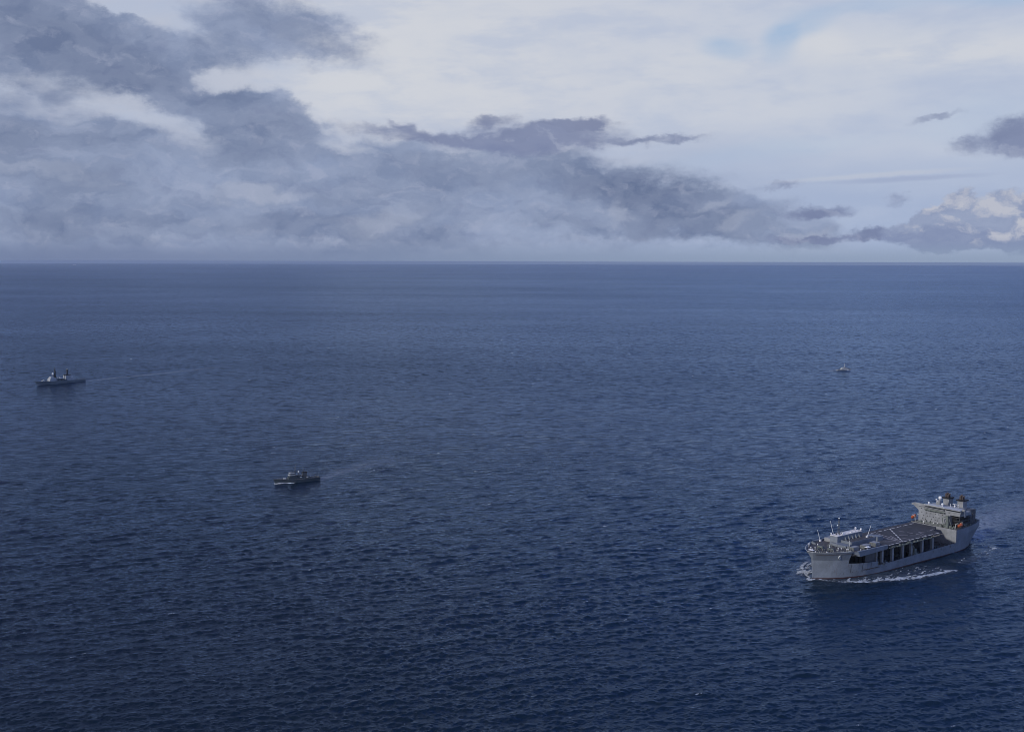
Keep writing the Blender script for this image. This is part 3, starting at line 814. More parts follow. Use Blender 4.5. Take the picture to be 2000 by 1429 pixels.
# funnels
for t in (-7.6, 7.6):
    f = K(); f.prism([(214.6, t - 3.0), (221.6, t - 3.0), (221.6, t + 3.0), (214.6, t + 3.0)], 34.2, 42.4)
    fo = f.build('funnel', M['house_gray'], ship)
    r_ = K(); r_.box(213.6, 222.6, t - 4.0, t + 4.0, 42.42, 43.7); r_.build('funnel_rim', M['black'], fo)
    e = K()
    for (a, b_, rr, hh) in ((216.2, t - 1.1, 0.8, 46.2), (216.4, t + 1.0, 0.75, 45.7), (218.6, t - 0.9, 0.85, 46.6), (218.8, t + 1.1, 0.7, 46.0), (220.6, t, 0.7, 45.4)):
        e.tube((a, b_, 43.7), (a, b_, hh + 0.6), rr, n=10); e.tube((a, b_, hh + 0.1), (a + 0.5, b_, hh + 1.0), rr * 0.95, rr, n=10)
    e.build('exhaust_pipe', M['rust'], fo)
# masts and domes on the roof
mm = K()
mm.box(196.4, 199.6, -7.0, -3.2, 36.4, 43.0); mm.tube((198, -5.0, 43), (198, -5.0, 47.5), 0.22, n=6)
mm.tube((198, -8.0, 43.6), (198, -1.5, 43.6), 0.12, n=5); mm.tube((198, -7.2, 45.4), (198, -2.8, 45.4), 0.1, n=5)
mm.tube((197, -3.7, 36.4), (197.6, -3.7, 44.3), 0.9, 0.6, n=8)
mm.build('mast', M['house_gray'], ship)
for s, t, z, r, lb in ((198, -3.7, 45.8, 1.65, 'large white dome'), (190, 3.8, 41.8, 1.15, 'white dome'), (190, -10.6, 40.9, 1.0, 'white dome'), (197.5, -7.5, 43.6, 0.7, None), (196.5, -5.3, 42.9, 0.5, None),
                       (199.5, 11.0, 40.0, 0.9, None), (203.0, 12.5, 40.4, 0.6, None), (200.0, 6.2, 40.6, 0.5, None)):
    d = K(); d.ball((s, t, z), r, 14, 10); d.tube((s, t, 39.5 if s < 195 else (42.9 if t < 0 else 36.3)), (s, t, z - r * 0.8), r * 0.4, n=8); d.build('radar_dome', M['white'], ship, smooth=True, label=lb)
rb = K(); rb.box(199.0, 199.3, 9.0, 13.5, 41.6, 42.0); rb.tube((199.1, 11.2, 36.4), (199.1, 11.2, 41.7), 0.2, n=6); rb.build('radar_bar', M['white'], ship)

# forward house with the cream roof
fh = K(); fh.box(38.6, 74.5, -11.4, -3.4, 22.8, 30.7)
fho = fh.build('forward_house', M['haze_gray'], ship)
rf = K(); rf.box(38.5, 74.7, -11.5, -3.3, 30.72, 31.0)
for a, b_ in ((45, -5), (52, -9), (60, -6), (68, -9.5)):
    rf.box(a, a + 1.2, b_, b_ + 1.0, 31.0, 31.5)
rf.build('house_roof', M['cream'], fho)
for s in (41, 46, 50.5, 55, 60, 64.5, 69, 73):
    for t in (-3.5, -11.3):
        rr_ = K(); rr_.tube((s, t, 31.0), (s, t, 32.6), 0.09, n=4); rr_.build('roof_post', M['dark_gray'], fho)
for a, b_, hh in ((43, -8, 2.2), (45.5, -6, 3.0), (48, -9, 1.8), (50.2, -7.2, 2.6)):
    rr_ = K(); rr_.tube((a, b_, 31), (a, b_, 31 + hh), 0.28, n=6); rr_.box(a - 0.5, a + 0.5, b_ - 0.5, b_ + 0.5, 31, 31.7); rr_.build('roof_vent', M['dark_gray'], fho)
lh = K(); lh.box(44.0, 88.0, -3.38, 7.6, 22.8, 26.2); lh.box(35.0, 44.0, -9.0, 8.2, 22.8, 25.0); lh.box(80.0, 88.2, 1.5, 9.0, 22.83, 26.8)
for s in (49, 54, 59, 64, 69):
    lh.hexa([(s, -3.38, 26.2), (s + 0.3, -3.38, 26.2), (s + 0.3, -1.2, 26.2), (s, -1.2, 26.2)], [(s, -3.38, 29.6), (s + 0.3, -3.38, 29.6), (s + 0.3, -3.2, 29.6), (s, -3.2, 29.6)])
lh.box(44.0, 44.25, -3.3, 7.6, 26.2, 27.1); lh.box(44.0, 80.0, 7.4, 7.6, 26.2, 27.0)
lh.build('low_house', M['haze_gray'], ship)
lr = K(); lr.box(45.0, 79.5, -3.1, 7.2, 26.21, 26.3); lr.build('low_roof', M['deck_brown'], ship)
sbx = K(); sbx.box(44.0, 60.0, -21.5, -13.0, 22.8, 26.0); sbx.build('low_house', M['house_gray'], ship)
wb = K(); wb.box(36.2, 36.5, 8.4, 13.2, 22.8, 25.3); wb.build('breakwater', M['haze_gray'], ship)
po = K(); po.tube((38.2, 9.6, 22.8), (38.2, 9.6, 30.0), 0.42, 0.35, n=8); po.build('post', M['pale'], ship)
for (a, b_) in (((39.0, -22.0, 23.0), (36.5, -23.5, 33.5)), ((49.0, -14.5, 26.0), (46.0, -17.0, 41.5)), ((73.5, 2.6, 26.3), (78.0, 3.2, 36.8))):
    w = K(); w.tube(a, b_, 0.24, 0.13, n=6); w.box(a[0] - 0.8, a[0] + 0.8, a[1] - 0.8, a[1] + 0.8, a[2] - 0.2 if a[2] > 26 else 22.8, a[2] + 1.2)
    w.build('whip_antenna', M['white'], ship)
lm_ = K()
for dx, dy in ((-0.8, -0.8), (0.8, -0.8), (0.8, 0.8), (-0.8, 0.8)):
    lm_.tube((48.5 + dx, -9.5 + dy, 31.0), (48.5 + dx * 0.25, -9.5 + dy * 0.25, 44.6), 0.14, n=4)
for z in (33.5, 36, 38.5, 41, 43.5):
    k = 1 - 0.75 * (z - 31) / 13.6
    for i, (dx, dy) in enumerate(((-0.8, -0.8), (0.8, -0.8), (0.8, 0.8), (-0.8, 0.8))):
        ex, ey = ((-0.8, -0.8), (0.8, -0.8), (0.8, 0.8), (-0.8, 0.8))[(i + 1) % 4]
        lm_.tube((48.5 + dx * k, -9.5 + dy * k, z), (48.5 + ex * k, -9.5 + ey * k, z), 0.08, n=4)
lm_.box(48.0, 49.0, -10.6, -8.4, 41.0, 41.3)
lm_.build('lattice_mast', M['clutter'], ship)
for p in ((48.5, -9.5, 45.0), (47.6, -10.2, 38.5)):
    mt = K(); mt.ball(p, 0.6, 8, 6); mt.build('mast_lamp', M['white'], ship)
for s, t, z, r in ((74.0, -10.2, 32.4, 1.0), (74.2, -4.6, 32.3, 1.0), (40.0, -11.2, 31.9, 0.7), (48.0, -5.0, 32.4, 0.5)):
    d = K(); d.ball((s, t, z), r, 12, 8); d.tube((s, t, z - 1.6), (s, t, z - 0.6), 0.35, n=6); d.build('radar_dome', M['white'], ship, smooth=True)

# forecastle gear: windlasses, bitts, white-capped vents
for t in (-6.0, 5.0):
    wg = K(); wg.tube((18.5, t - 2.2, 24.0), (18.5, t + 2.2, 24.0), 1.0, n=10); wg.box(17.4, 19.6, t - 2.8, t - 2.2, 22.8, 25.2); wg.box(17.4, 19.6, t + 2.2, t + 2.8, 22.8, 25.0)
    wg.tube((13.0, t, 23.2), (17.8, t * 0.9, 23.7), 0.35, n=6); wg.build('windlass', M['green_gray'], ship)
for _ in range(70):
    fg = K()
    s = rnd.uniform(3, 34); w_ = min(wid(s, 22.8) - 1.8, 17); t = rnd.uniform(-w_ * 0.55, w_)
    q_ = rnd.uniform(0.3, 0.9); fg.box(s, s + q_, t, t + rnd.uniform(0.3, 1.2), 22.8, 22.8 + rnd.uniform(0.5, 2.0)); fg.build('mooring_fitting', M['clutter'], ship)
for _ in range(14):
    fg = K()
    s = rnd.uniform(8, 30); w_ = min(wid(s, 22.8) - 2, 15); t = rnd.uniform(-8, w_)
    fg.tube((s, t, 22.8), (s + rnd.uniform(-0.3, 0.3), t, 22.8 + rnd.uniform(2.0, 4.2)), 0.16, n=5); fg.build('deck_post', M['clutter'], ship)
for s, t, hh in ((2.5, 1.0, 0.9), (9.5, 7.8, 0.6), (4.0, -3.6, 2.2), (9.6, -9.4, 1.6), (11.0, -6.0, 1.8), (19.0, -9.5, 3.0), (20.5, 2.2, 2.2), (16.0, 9.6, 1.2), (19.5, 11.0, 1.6), (24.0, 8.5, 2.2), (26.0, 10.2, 2.0), (22.5, 0.6, 3.1), (28.5, 14.2, 1.6), (29.3, 14.9, 1.8), (14.0, -15.0, 2.6), (17.5, -17.5, 2.2), (37.6, 21.8, 1.6), (46.0, 22.6, 1.0)):
    v = K(); v.tube((s, t, 22.8), (s, t, 22.8 + hh), 0.2, n=6); v.ball((s, t, 22.9 + hh), 0.55, 8, 6, sz=0.7); v.build('mushroom_vent', M['white'], ship)
for (c, sg, m_) in (((17.0, wid(17, 19.5) + 0.15, 19.6), 1, 'pale'), ((17.0, -wid(17, 19.5) - 0.15, 19.6), -1, 'rust')):
    a = K(); s, t, z = c
    a.tube((s, t, z + 1.7), (s, t - sg * 0.3, z - 1.8), 0.45, n=8); a.tube((s - 1.4, t, z + 0.6), (s, t - sg * 0.2, z - 1.7), 0.5, 0.4, n=6); a.tube((s + 1.4, t, z + 0.6), (s, t - sg * 0.2, z - 1.7), 0.5, 0.4, n=6)
    a.tube((s, t - 0.35, z + 0.4), (s, t + 0.35, z + 0.1), 2.1, n=14)
    a.build('anchor', M[m_], ship)
# weld seams and scuppers on the port side shell
for s, z0, z1 in ((29, 4.6, 13.0), (40.5, 4.5, 12.3), (51.0, 5.5, 11.6)):
    sm = K(); sm.add([(s - 0.3, wid(s, z0) + 0.06, z0), (s + 0.3, wid(s, z0) + 0.06, z0), (s + 0.3, wid(s, z1) + 0.06, z1), (s - 0.3, wid(s, z1) + 0.06, z1)], [(0, 1, 2, 3)]); sm.build('fender_strip', M['dark_gray'], ship)
for s, z in ((20, 4.6), (31, 5.2), (35, 5.2), (46, 5.0), (49.5, 5.2), (54, 5.4), (57, 5.6), (41.5, 4.4), (66, 4.8), (23, 4.2), (72, 4.6)):
    sm = K(); sm.box(s - 0.35, s + 0.35, wid(s, z) - 0.2, wid(s, z) + 0.06, z - 0.35, z + 0.35); sm.build('scupper', M['dark_gray'], ship)
# davits
for t in (22.4, -22.4):
    sg = 1 if t > 0 else -1
    for s in (184.6, 192.0):
        d = K(); d.tube((s, t - sg * 1.2, 21.5), (s, t - sg * 0.6, 26.6), 0.3, n=6); d.tube((s, t - sg * 0.6, 26.6), (s, t + sg * 1.9, 27.6), 0.28, n=6); d.tube((s, t + sg * 1.8, 27.6), (s, t + sg * 1.8, 26.2), 0.08, n=4)
        d.build('davit', M['pale'], ship)

# ---------------------------------------------------------------- things carried by the grey ship
SM = Matrix.Translation((SHIP[0], SHIP[1], 0)) @ Matrix.Rotation(SHIP_RZ, 4, 'Z')
def on_ship(s, t, z):
    return SM @ Vector((s, -t, z))
def lifeboat(name, label, s, t, z):
    o = thing(name, label, 'lifeboat', on_ship(s, t, z), SHIP_RZ, 'orange lifeboats in davits')
    h_ = MB(); n = 11; L = 8.4; rows = []
    for i in range(n):
        u = i / (n - 1); x = (u - 0.5) * L; w = 1.55 * (1 - abs(2 * u - 1) ** 2.6) + 0.05; kz = 0.5 * abs(2 * u - 1) ** 2
        rows.append([(x, 0, -1.5 + kz), (x, -w * 0.7, -1.0 + kz * 0.7), (x, -w, 0.1 + kz * 0.4), (x, -w * 0.86, 0.9), (x, -w * 0.45, 1.55 - kz * 0.5), (x, w * 0.45, 1.55 - kz * 0.5), (x, w * 0.86, 0.9), (x, w, 0.1 + kz * 0.4), (x, w * 0.7, -1.0 + kz * 0.7), (x, 0, -1.5 + kz)])
    h_.grid(rows); h_.build('boat_hull', M['orange'], o, smooth=True)
    c = MB(); c.hexa([(0.6, -0.75, 1.4), (2.6, -0.75, 1.4), (2.6, 0.75, 1.4), (0.6, 0.75, 1.4)], [(0.9, -0.6, 2.2), (2.3, -0.6, 2.2), (2.3, 0.6, 2.2), (0.9, 0.6, 2.2)]); cab = c.build('cabin', M['orange'], o)
    w = MB(); w.box(0.72, 0.78, -0.5, 0.5, 1.6, 2.0); w.box(1.1, 2.1, -0.74, -0.66, 1.6, 2.0); w.build('window', M['glass'], cab)
    f = MB(); f.box(-3.9, 3.9, -1.6, -1.5, 0.0, 0.22); f.build('fender', M['black'], o)
lifeboat('lifeboat', 'orange enclosed lifeboat on the near port side, beneath the bridge at the aft deck edge', 188.3, 24.1, 24.9)
lifeboat('lifeboat', 'orange enclosed lifeboat on the far side of the deckhouse, under the long bridge wing', 186.0, -24.0, 25.2)

def container(s, t, L, W, H_, label, rz=0.0, m_='house_gray'):
    o = thing('shipping_container', label, 'container', on_ship(s, t, 22.82), SHIP_RZ + rz, 'grey containers on the foredeck')
    b = MB(); b.box(-L / 2, L / 2, -W / 2, W / 2, 0.1, H_)
    n = int(L / 0.6)
    for i in range(n):
        x = -L / 2 + (i + 0.3) * L / n
        for y in (-W / 2, W / 2):
            b.box(x, x + 0.25, y - 0.06, y + 0.06, 0.3, H_ - 0.2)
    b.build('body', M[m_], o)
    f = MB()
    for x in (-L / 2, L / 2):
        for y in (-W / 2, W / 2):
            f.box(x - 0.12, x + 0.12, y - 0.12, y + 0.12, 0, H_ + 0.05)
    f.build('corner_post', M['clutter'], o)
    d = MB(); d.box(-L / 2 - 0.1, -L / 2 - 0.02, -W / 2 + 0.2, -0.05, 0.3, H_ - 0.2); d.box(-L / 2 - 0.1, -L / 2 - 0.02, 0.05, W / 2 - 0.2, 0.3, H_ - 0.2); d.build('door', M['clutter'], o)
container(37.0, 15.6, 7.4, 4.2, 3.1, 'grey container nearest the bow, beside the tall pale post on the foredeck')
container(50.5, 17.4, 8.6, 4.6, 3.3, 'grey container behind the white awning on the foredeck')
container(65.2, 16.6, 6.4, 6.2, 3.2, 'grey container closest to the flight deck markings, alone at the deck edge')

aw = thing('awning', 'small white canvas awning standing by a grey container on the foredeck', 'awning', on_ship(48.0, 21.2, 22.82), SHIP_RZ)
a = MB(); a.add([(-2.4, -1.7, 2.1), (2.4, -1.7, 2.1), (2.4, 1.7, 2.1), (-2.4, 1.7, 2.1), (-1.2, 0, 3.0), (1.2, 0, 3.0)], [(0, 1, 5, 4), (1, 2, 5), (2, 3, 4, 5), (3, 0, 4), (3, 2, 1, 0)]); a.build('canopy', M['white'], aw)
for x in (-2.2, 2.2):
    for y in (-1.5, 1.5):
        p = MB(); p.tube((x, y, 0), (x, y, 2.1), 0.07, n=5); p.build('leg', M['clutter'], aw)
aw = thing('awning', 'white canvas cover on the foredeck at the very bow', 'awning', on_ship(3.4, -4.2, 22.82), SHIP_RZ)
a = MB(); a.add([(-1.6, -2.6, 1.3), (1.6, -2.6, 1.3), (1.6, 2.6, 1.3), (-1.6, 2.6, 1.3), (0, -1.6, 1.9), (0, 1.6, 1.9)], [(0, 1, 4), (1, 2, 5, 4), (2, 3, 5), (3, 0, 4, 5), (3, 2, 1, 0)]); a.build('canopy', M['white'], aw)
for x in (-1.4, 1.4):
    for y in (-2.3, 2.3):
        p = MB(); p.tube((x, y, 0), (x, y, 1.3), 0.07, n=5); p.build('leg', M['clutter'], aw)

def small_boat(s, t, z, rz, label, L=8.5):
    o = thing('workboat', label, 'boat', on_ship(s, t, z), SHIP_RZ + rz)
    h_ = MB(); rows = []; n = 9
    for i in range(n):
        u = i / (n - 1); x = (u - 0.5) * L; w = 1.3 * min(1, (u / 0.4 + 0.04)) ** 0.6
        rows.append([(x, 0, 0.1), (x, -w * 0.75, 0.45), (x, -w, 1.25 + 0.3 * (1 - u)), (x, -w + 0.3, 1.25 + 0.3 * (1 - u)), (x, 0, 0.95), (x, w - 0.3, 1.25 + 0.3 * (1 - u)), (x, w, 1.25 + 0.3 * (1 - u)), (x, w * 0.75, 0.45), (x, 0, 0.1)])
    h_.grid(rows); h_.build('boat_hull', M['pale'], o, smooth=False)
    c = MB(); c.box(0.2, 1.6, -0.5, 0.5, 0.95, 2.1); c.build('console', M['clutter'], o)
    m_ = MB(); m_.box(3.9, 4.5, -0.4, 0.4, 0.8, 2.0); m_.build('outboard_motor', M['black'], o)
small_boat(72.6, 21.9, 6.5, 0.04, 'pale open workboat stowed at the forward end of the open mission deck')
fk = thing('forklift', 'small dull orange deck vehicle in the shade under the fore end of the flight deck', 'forklift', on_ship(65.6, 18.0, 6.31), SHIP_RZ)
b = MB(); b.box(-1.2, 1.3, -0.7, 0.7, 0.5, 1.3); b.hexa([(0.4, -0.7, 1.3), (1.3, -0.7, 1.3), (1.3, 0.7, 1.3), (0.4, 0.7, 1.3)], [(0.6, -0.6, 1.7), (1.2, -0.6, 1.7), (1.2, 0.6, 1.7), (0.6, 0.6, 1.7)]); b.build('body', M['orange'], fk)
b = MB(); b.box(-1.45, -1.3, -0.5, -0.35, 0.3, 3.0); b.box(-1.45, -1.3, 0.35, 0.5, 0.3, 3.0); b.box(-1.45, -1.3, -0.5, 0.5, 2.8, 3.0); b.box(-2.5, -1.4, -0.45, -0.25, 0.3, 0.38); b.box(-2.5, -1.4, 0.25, 0.45, 0.3, 0.38); b.build('mast', M['dark_gray'], fk)
b = MB(); b.box(-0.8, 0.8, -0.65, 0.65, 2.3, 2.4)
for x in (-0.75, 0.75):
    for y in (-0.6, 0.6): b.tube((x, y, 1.2), (x, y, 2.3), 0.05, n=4)
b.build('cage', M['dark_gray'], fk)
for x in (-0.8, 0.9):
    for y in (-0.7, 0.7):
        w = MB(); w.tube((x, y - 0.15, 0.4), (x, y + 0.15, 0.4), 0.4, n=12); w.build('wheel', M['black'], fk)

# ---------------------------------------------------------------- other vessels: x runs aft from the stem
def vessel_hull(o, L, B, fb, fm, fa, m_, name='hull', entry=0.33, tail=0.7, draft=2.5, flare=0.35, stripe=None):
    """hull lofted along its length: freeboard at bow, middle and stern"""
    h_ = MB(); n = 26
    def hw(u, top):
        a = min(1.0, (u / entry)) ** 0.72 if u < entry else 1.0
        b = 1.0 - (1 - tail) * max(0.0, (u - 0.62) / 0.38) ** 1.6
        k = a * b * B / 2
        if not top: k *= min(1.0, 0.42 + u / entry * 0.52) if u < entry else 0.94
        return max(k, 0.06)
    def sheer(u):
        return fm + (fb - fm) * max(0, 1 - u / 0.55) ** 1.7 + (fa - fm) * max(0, (u - 0.55) / 0.45) ** 1.4
    rows = []
    for i in range(n):
        u = (i / (n - 1)) ** 1.15; z = sheer(u); x0 = u * L
        ov = L * 0.055 * (1 - min(1, u / 0.3))
        rows.append([(x0 + ov * .4, -hw(u, 0) * 0.8, -draft), (x0 + ov * 0.15, -hw(u, 0), 0.0), (x0 - ov * 0.35, -(hw(u, 0) + hw(u, 1)) / 2, z * 0.55), (x0 - ov * .9, -hw(u, 1), z), (x0 - ov * .9, -hw(u, 1) + min(0.15, hw(u, 1)), z - 0.02),
                     (x0 - ov * .9, hw(u, 1) - min(0.15, hw(u, 1)), z - 0.02), (x0 - ov * .9, hw(u, 1), z), (x0 - ov * 0.35, (hw(u, 0) + hw(u, 1)) / 2, z * 0.55), (x0 + ov * 0.15, hw(u, 0), 0.0), (x0 + ov * .4, hw(u, 0) * 0.8, -draft)])
    h_.grid(rows)
    h_.add(rows[-1], [tuple(range(10))]); h_.add(rows[0], [tuple(range(10))])
    h_.build(name, m_, o)
    return sheer, hw

fr = thing('frigate', 'pale grey naval frigate with two dark masts and a white radar dome, on the left', 'warship', (FRIG[0], FRIG[1], 0), FRIG_RZ)
sh, hw = vessel_hull(fr, 115, 13.0, 8.6, 6.2, 4.6, M['frig_hull'], entry=0.38)
dk_ = MB(); dk_.add([(3, -1, 8.2), (3, 1, 8.2), (30, 5, 7.0), (60, 6.2, 6.3), (112, 4.8, 4.75), (112, -4.8, 4.75), (60, -6.2, 6.3), (30, -5, 7.0)], [tuple(range(8))]); dk_.build('main_deck', M['dark_gray'], fr)
b = MB(); b.box(13, 17, -1.6, 1.6, 7.9, 10.2); b.ball((15, 0, 10.2), 1.6, 10, 6, sz=0.7); gun = b.build('gun_turret', M['pale'], fr); t_ = MB(); t_.tube((13.6, 0, 10.2), (8.5, 0, 11.0), 0.18, n=6); t_.build('gun_barrel', M['dark_gray'], gun)
b = MB(); b.box(9.5, 11.5, -0.9, 0.9, 8.0, 9.4); b.build('capstan', M['pale'], fr)
b = MB(); b.box(27.5, 43.0, -5.4, 5.4, 6.8, 11.6); b.hexa([(28.5, -5.0, 11.6), (40, -5.0, 11.6), (40, 5.0, 11.6), (28.5, 5.0, 11.6)], [(29.3, -4.7, 14.2), (40, -4.7, 14.2), (40, 4.7, 14.2), (29.3, 4.7, 14.2)]); b.box(30.5, 38.5, -3.6, 3.6, 14.2, 16.4); bh = b.build('bridge', M['frig_house'], fr)
b = MB(); b.add([(28.92, -4.8, 12.9), (29.15, -4.72, 13.75), (29.15, 4.72, 13.75), (28.92, 4.8, 12.9)], [(0, 1, 2, 3)]); b.build('bridge_window', M['glass'], bh)
b = MB(); b.box(43, 68, -5.7, 5.7, 6.2, 9.2); b.box(45, 52, -3.5, 3.5, 9.2, 12.6); b.box(53, 60, -4.0, 4.0, 9.2, 11.2); b.build('midships_house', M['frig_hull'], fr)
b = MB()
for s in (46, 53, 60, 65): b.box(s, s + 3.5, 5.4, 5.76, 6.9, 8.9); b.box(s, s + 3.5, -5.76, -5.4, 6.9, 8.9)
b.build('side_opening', M['black'], fr)
for s, y in ((52.5, 4.6), (56.5, 4.6), (52.5, -4.6), (56.5, -4.6)):
    b = MB(); b.ball((s, y, 12.2), 1.4, 10, 6, sx=1.2, sy=0.8); b.build('dome', M['white'], fr)
for y in (3.3, -3.3):
    b = MB(); b.box(66, 79, y - 1.9, y + 1.9, 6.0, 17.3); f_ = b.build('funnel', M['frig_house'], fr)
    b = MB(); b.box(65.6, 79.6, y - 2.1, y + 2.1, 17.32, 18.6); b.build('funnel_cap', M['black'], f_)
b = MB(); b.box(76, 89, -5.6, 5.6, 5.3, 11.0); b.build('hangar', M['frig_house'], fr)
b = MB(); b.box(89.0, 89.1, -4.5, 4.5, 5.6, 10.2); b.build('hangar_door', M['dark_gray'], fr)
b = MB(); b.box(89.5, 111, -4.9, 4.9, 4.7, 5.05); b.build('helicopter_deck', M['dark_gray'], fr)
for s, y, z in ((77.5, 5.0, 12.0), (82, 5.0, 12.0), (86, 3, 12.4)):
    b = MB(); b.ball((s, y, z), 1.3, 10, 6); b.build('dome', M['white'], fr)
def lattice(o, x, z0, z1, w, name='mast', m_=None):
    b = MB()
    for dx, dy in ((-w, -w), (w, -w), (w, w), (-w, w)):
        b.tube((x + dx, dy, z0), (x + dx * 0.35, dy * 0.35, z1), 0.28, 0.22, n=5)
    k = 6
    for i in range(k):
        z = z0 + (z1 - z0) * (i + 0.5) / k; q_ = w * (1 - 0.65 * (i + 0.5) / k)
        b.box(x - q_, x + q_, -q_, q_, z - 0.15, z + 0.15)
    return b, b
b, _ = lattice(fr, 42.5, 14, 31, 1.7)
b.tube((42.5, 0, 31), (42.5, 0, 40.5), 0.3, 0.14, n=6); b.box(40.5, 44.5, -2.4, 2.4, 27.8, 28.6); b.tube((42.5, -5, 31.6), (42.5, 5, 31.6), 0.16, n=5); b.tube((42.5, -3.4, 35), (42.5, 3.4, 35), 0.13, n=5); b.box(41.2, 43.8, -1.5, 1.5, 14, 27.6); b.box(41.9, 43.1, -0.7, 0.7, 27.6, 33)
b.build('mast', M['shadow_gray'], fr)
b = MB(); b.tube((37.8, 0, 16.4), (37.8, 0, 20.8), 0.9, n=8); b.build('dome_pedestal', M['dark_gray'], fr)
b = MB(); b.ball((37.8, 0, 22.6), 2.3, 14, 10); b.build('radar_dome', M['white'], fr, smooth=True)
b, _ = lattice(fr, 72.5, 17, 29, 1.3)
b.tube((72.5, 0, 29), (72.5, 0, 37.5), 0.26, 0.14, n=6); b.box(71.0, 74.6, -2.0, 2.0, 26.4, 29.2); b.tube((69.8, 0, 22), (69.8, 0, 38), 0.14, n=5); b.box(71.6, 73.4, -1.1, 1.1, 17, 26.4)
b.build('mast', M['shadow_gray'], fr)
b = MB(); b.ball((72.8, 0, 30.8), 1.1, 10, 6); b.build('mast_dome', M['pale'], fr)
for y in (6.4, -6.4):
    b = MB(); b.ball((58, y, 10.4), 1.0, 10, 6, sx=3.4, sy=0.9, sz=0.8); b.build('ship_boat', M['clutter'], fr)

co = thing('corvette', 'small dark green naval corvette with two thin masts and white foam at its bow', 'warship', (CORV[0], CORV[1], 0), CORV_RZ)
vessel_hull(co, 57, 9.6, 6.4, 3.6, 3.9, M['corv_hull'], entry=0.36, tail=0.66)
b = MB(); b.add([(3, -0.8, 5.8), (3, 0.8, 5.8), (15, 3.4, 4.6), (30, 4.4, 3.7), (55, 3.0, 3.9), (55, -3.0, 3.9), (30, -4.4, 3.7), (15, -3.4, 4.6)], [tuple(range(8))]); b.build('main_deck', M['dark_gray'], co)
b = MB(); b.box(16.2, 27, -3.9, 3.9, 3.7, 6.9); b.box(17.6, 26, -3.3, 3.3, 6.9, 9.2); b.box(18.6, 24.8, -2.6, 2.6, 9.2, 11.6); b.box(20.0, 24.0, -1.8, 1.8, 11.6, 13.2); br_ = b.build('bridge', M['corv_hull'], co)
for x0, x1, w, z in ((17.3, 24.5, 3.45, 8.9), (18.2, 24.2, 2.8, 11.3)):
    b = MB(); b.box(x0 - 0.3, x1, -w, w, z, z + 0.9); b.build('bridge_screen', M['pale'], br_)
b = MB(); b.box(17.5, 17.58, -3.2, 3.2, 8.0, 8.7); b.build('bridge_window', M['glass'], br_)
b = MB(); b.box(27, 44, -3.2, 3.2, 3.6, 6.2); b.box(28, 33, -2.2, 2.2, 6.2, 8.2); b.build('midships_house', M['corv_hull'], co)
b = MB(); b.prism([(34.5, -1.5), (40.0, -1.5), (40.0, 1.5), (34.5, 1.5)], 6.2, 11.2); f_ = b.build('funnel', M['dark_gray'], co)
b = MB(); b.box(34.2, 40.4, -1.7, 1.7, 11.2, 12.0); b.build('funnel_cap', M['black'], f_)
b = MB(); b.tube((25.2, 0, 9), (25.6, 0, 22.0), 0.55, 0.26, n=6); b.tube((25.4, -3, 16.5), (25.4, 3, 16.5), 0.13, n=5); b.tube((23.5, 1.2, 9), (25.5, 0.1, 16), 0.16, n=5); b.tube((23.5, -1.2, 9), (25.5, -0.1, 16), 0.16, n=5); b.tube((24.9, -2, 18.4), (24.9, 2, 18.4), 0.1, n=5); b.build('mast', M['dark_gray'], co)
b = MB(); b.tube((36.0, 0, 12), (35.6, 0, 18.4), 0.45, 0.22, n=6); b.tube((35.8, -1.6, 15.2), (35.8, 1.6, 15.2), 0.1, n=5); b.build('mast', M['dark_gray'], co)
b = MB(); b.ball((29.8, 0, 12.6), 1.05, 10, 8, sz=1.2); b.build('radar_dome', M['white'], co, smooth=True)
b = MB(); b.tube((29.8, 0, 8.2), (29.8, 0, 11.6), 0.3, n=6); b.build('dome_pedestal', M['dark_gray'], co)
for x, y, z, L_ in ((31.5, 3.9, 6.0, 1.5), (39.8, 4.1, 5.4, 1.4), (31.5, -3.9, 6.0, 1.5), (39.8, -4.1, 5.4, 1.4)):
    b = MB(); b.ball((x, y, z), 0.62, 10, 6, sx=L_ / 0.62, sy=0.9); b.build('ship_boat', M['pale'], co)
for x, y, z in ((35.5, 3.4, 7.2), (46.0, 2.6, 5.0), (17.0, 2.2, 6.2), (21.5, 4.0, 5.2)):
    b = MB(); b.ball((x, y, z), 0.7, 8, 6); b.build('life_raft', M['white'], co)
b = MB(); b.box(10.4, 13.2, -1.2, 1.2, 4.7, 6.3); gun = b.build('gun_turret', M['pale'], co); b = MB(); b.tube((10.6, 0, 5.8), (7.6, 0, 6.6), 0.14, n=5); b.build('gun_barrel', M['dark_gray'], gun)
b = MB(); b.box(44, 49.5, -2.6, 2.6, 3.7, 5.2); b.tube((51.5, 0, 3.9), (51.5, 0, 6.8), 0.5, n=6); b.tube((51.5, 0, 6.4), (48.2, 0, 7.4), 0.12, n=5); b.box(53.5, 55.5, -2.6, 2.6, 3.9, 4.9); b.tube((55.8, 0, 3.9), (56.4, 0, 8.4), 0.14, n=5); b.build('after_gun_deck', M['clutter'], co)
b = MB()
for x in range(4, 56, 3):
    u = x / 57.0; z = 3.6 + (6.4 - 3.6) * max(0, 1 - u / 0.55) ** 1.7
    w = 4.7 * min(1, u / 0.36) ** 0.72 * (1 - 0.34 * max(0.0, (u - 0.62) / 0.38) ** 1.6)
    for sg in (1, -1): b.tube((x - 1, sg * (w - 0.15), z), (x - 1, sg * (w - 0.15), z + 1.1), 0.06, n=4)
b.build('railing', M['pale'], co)

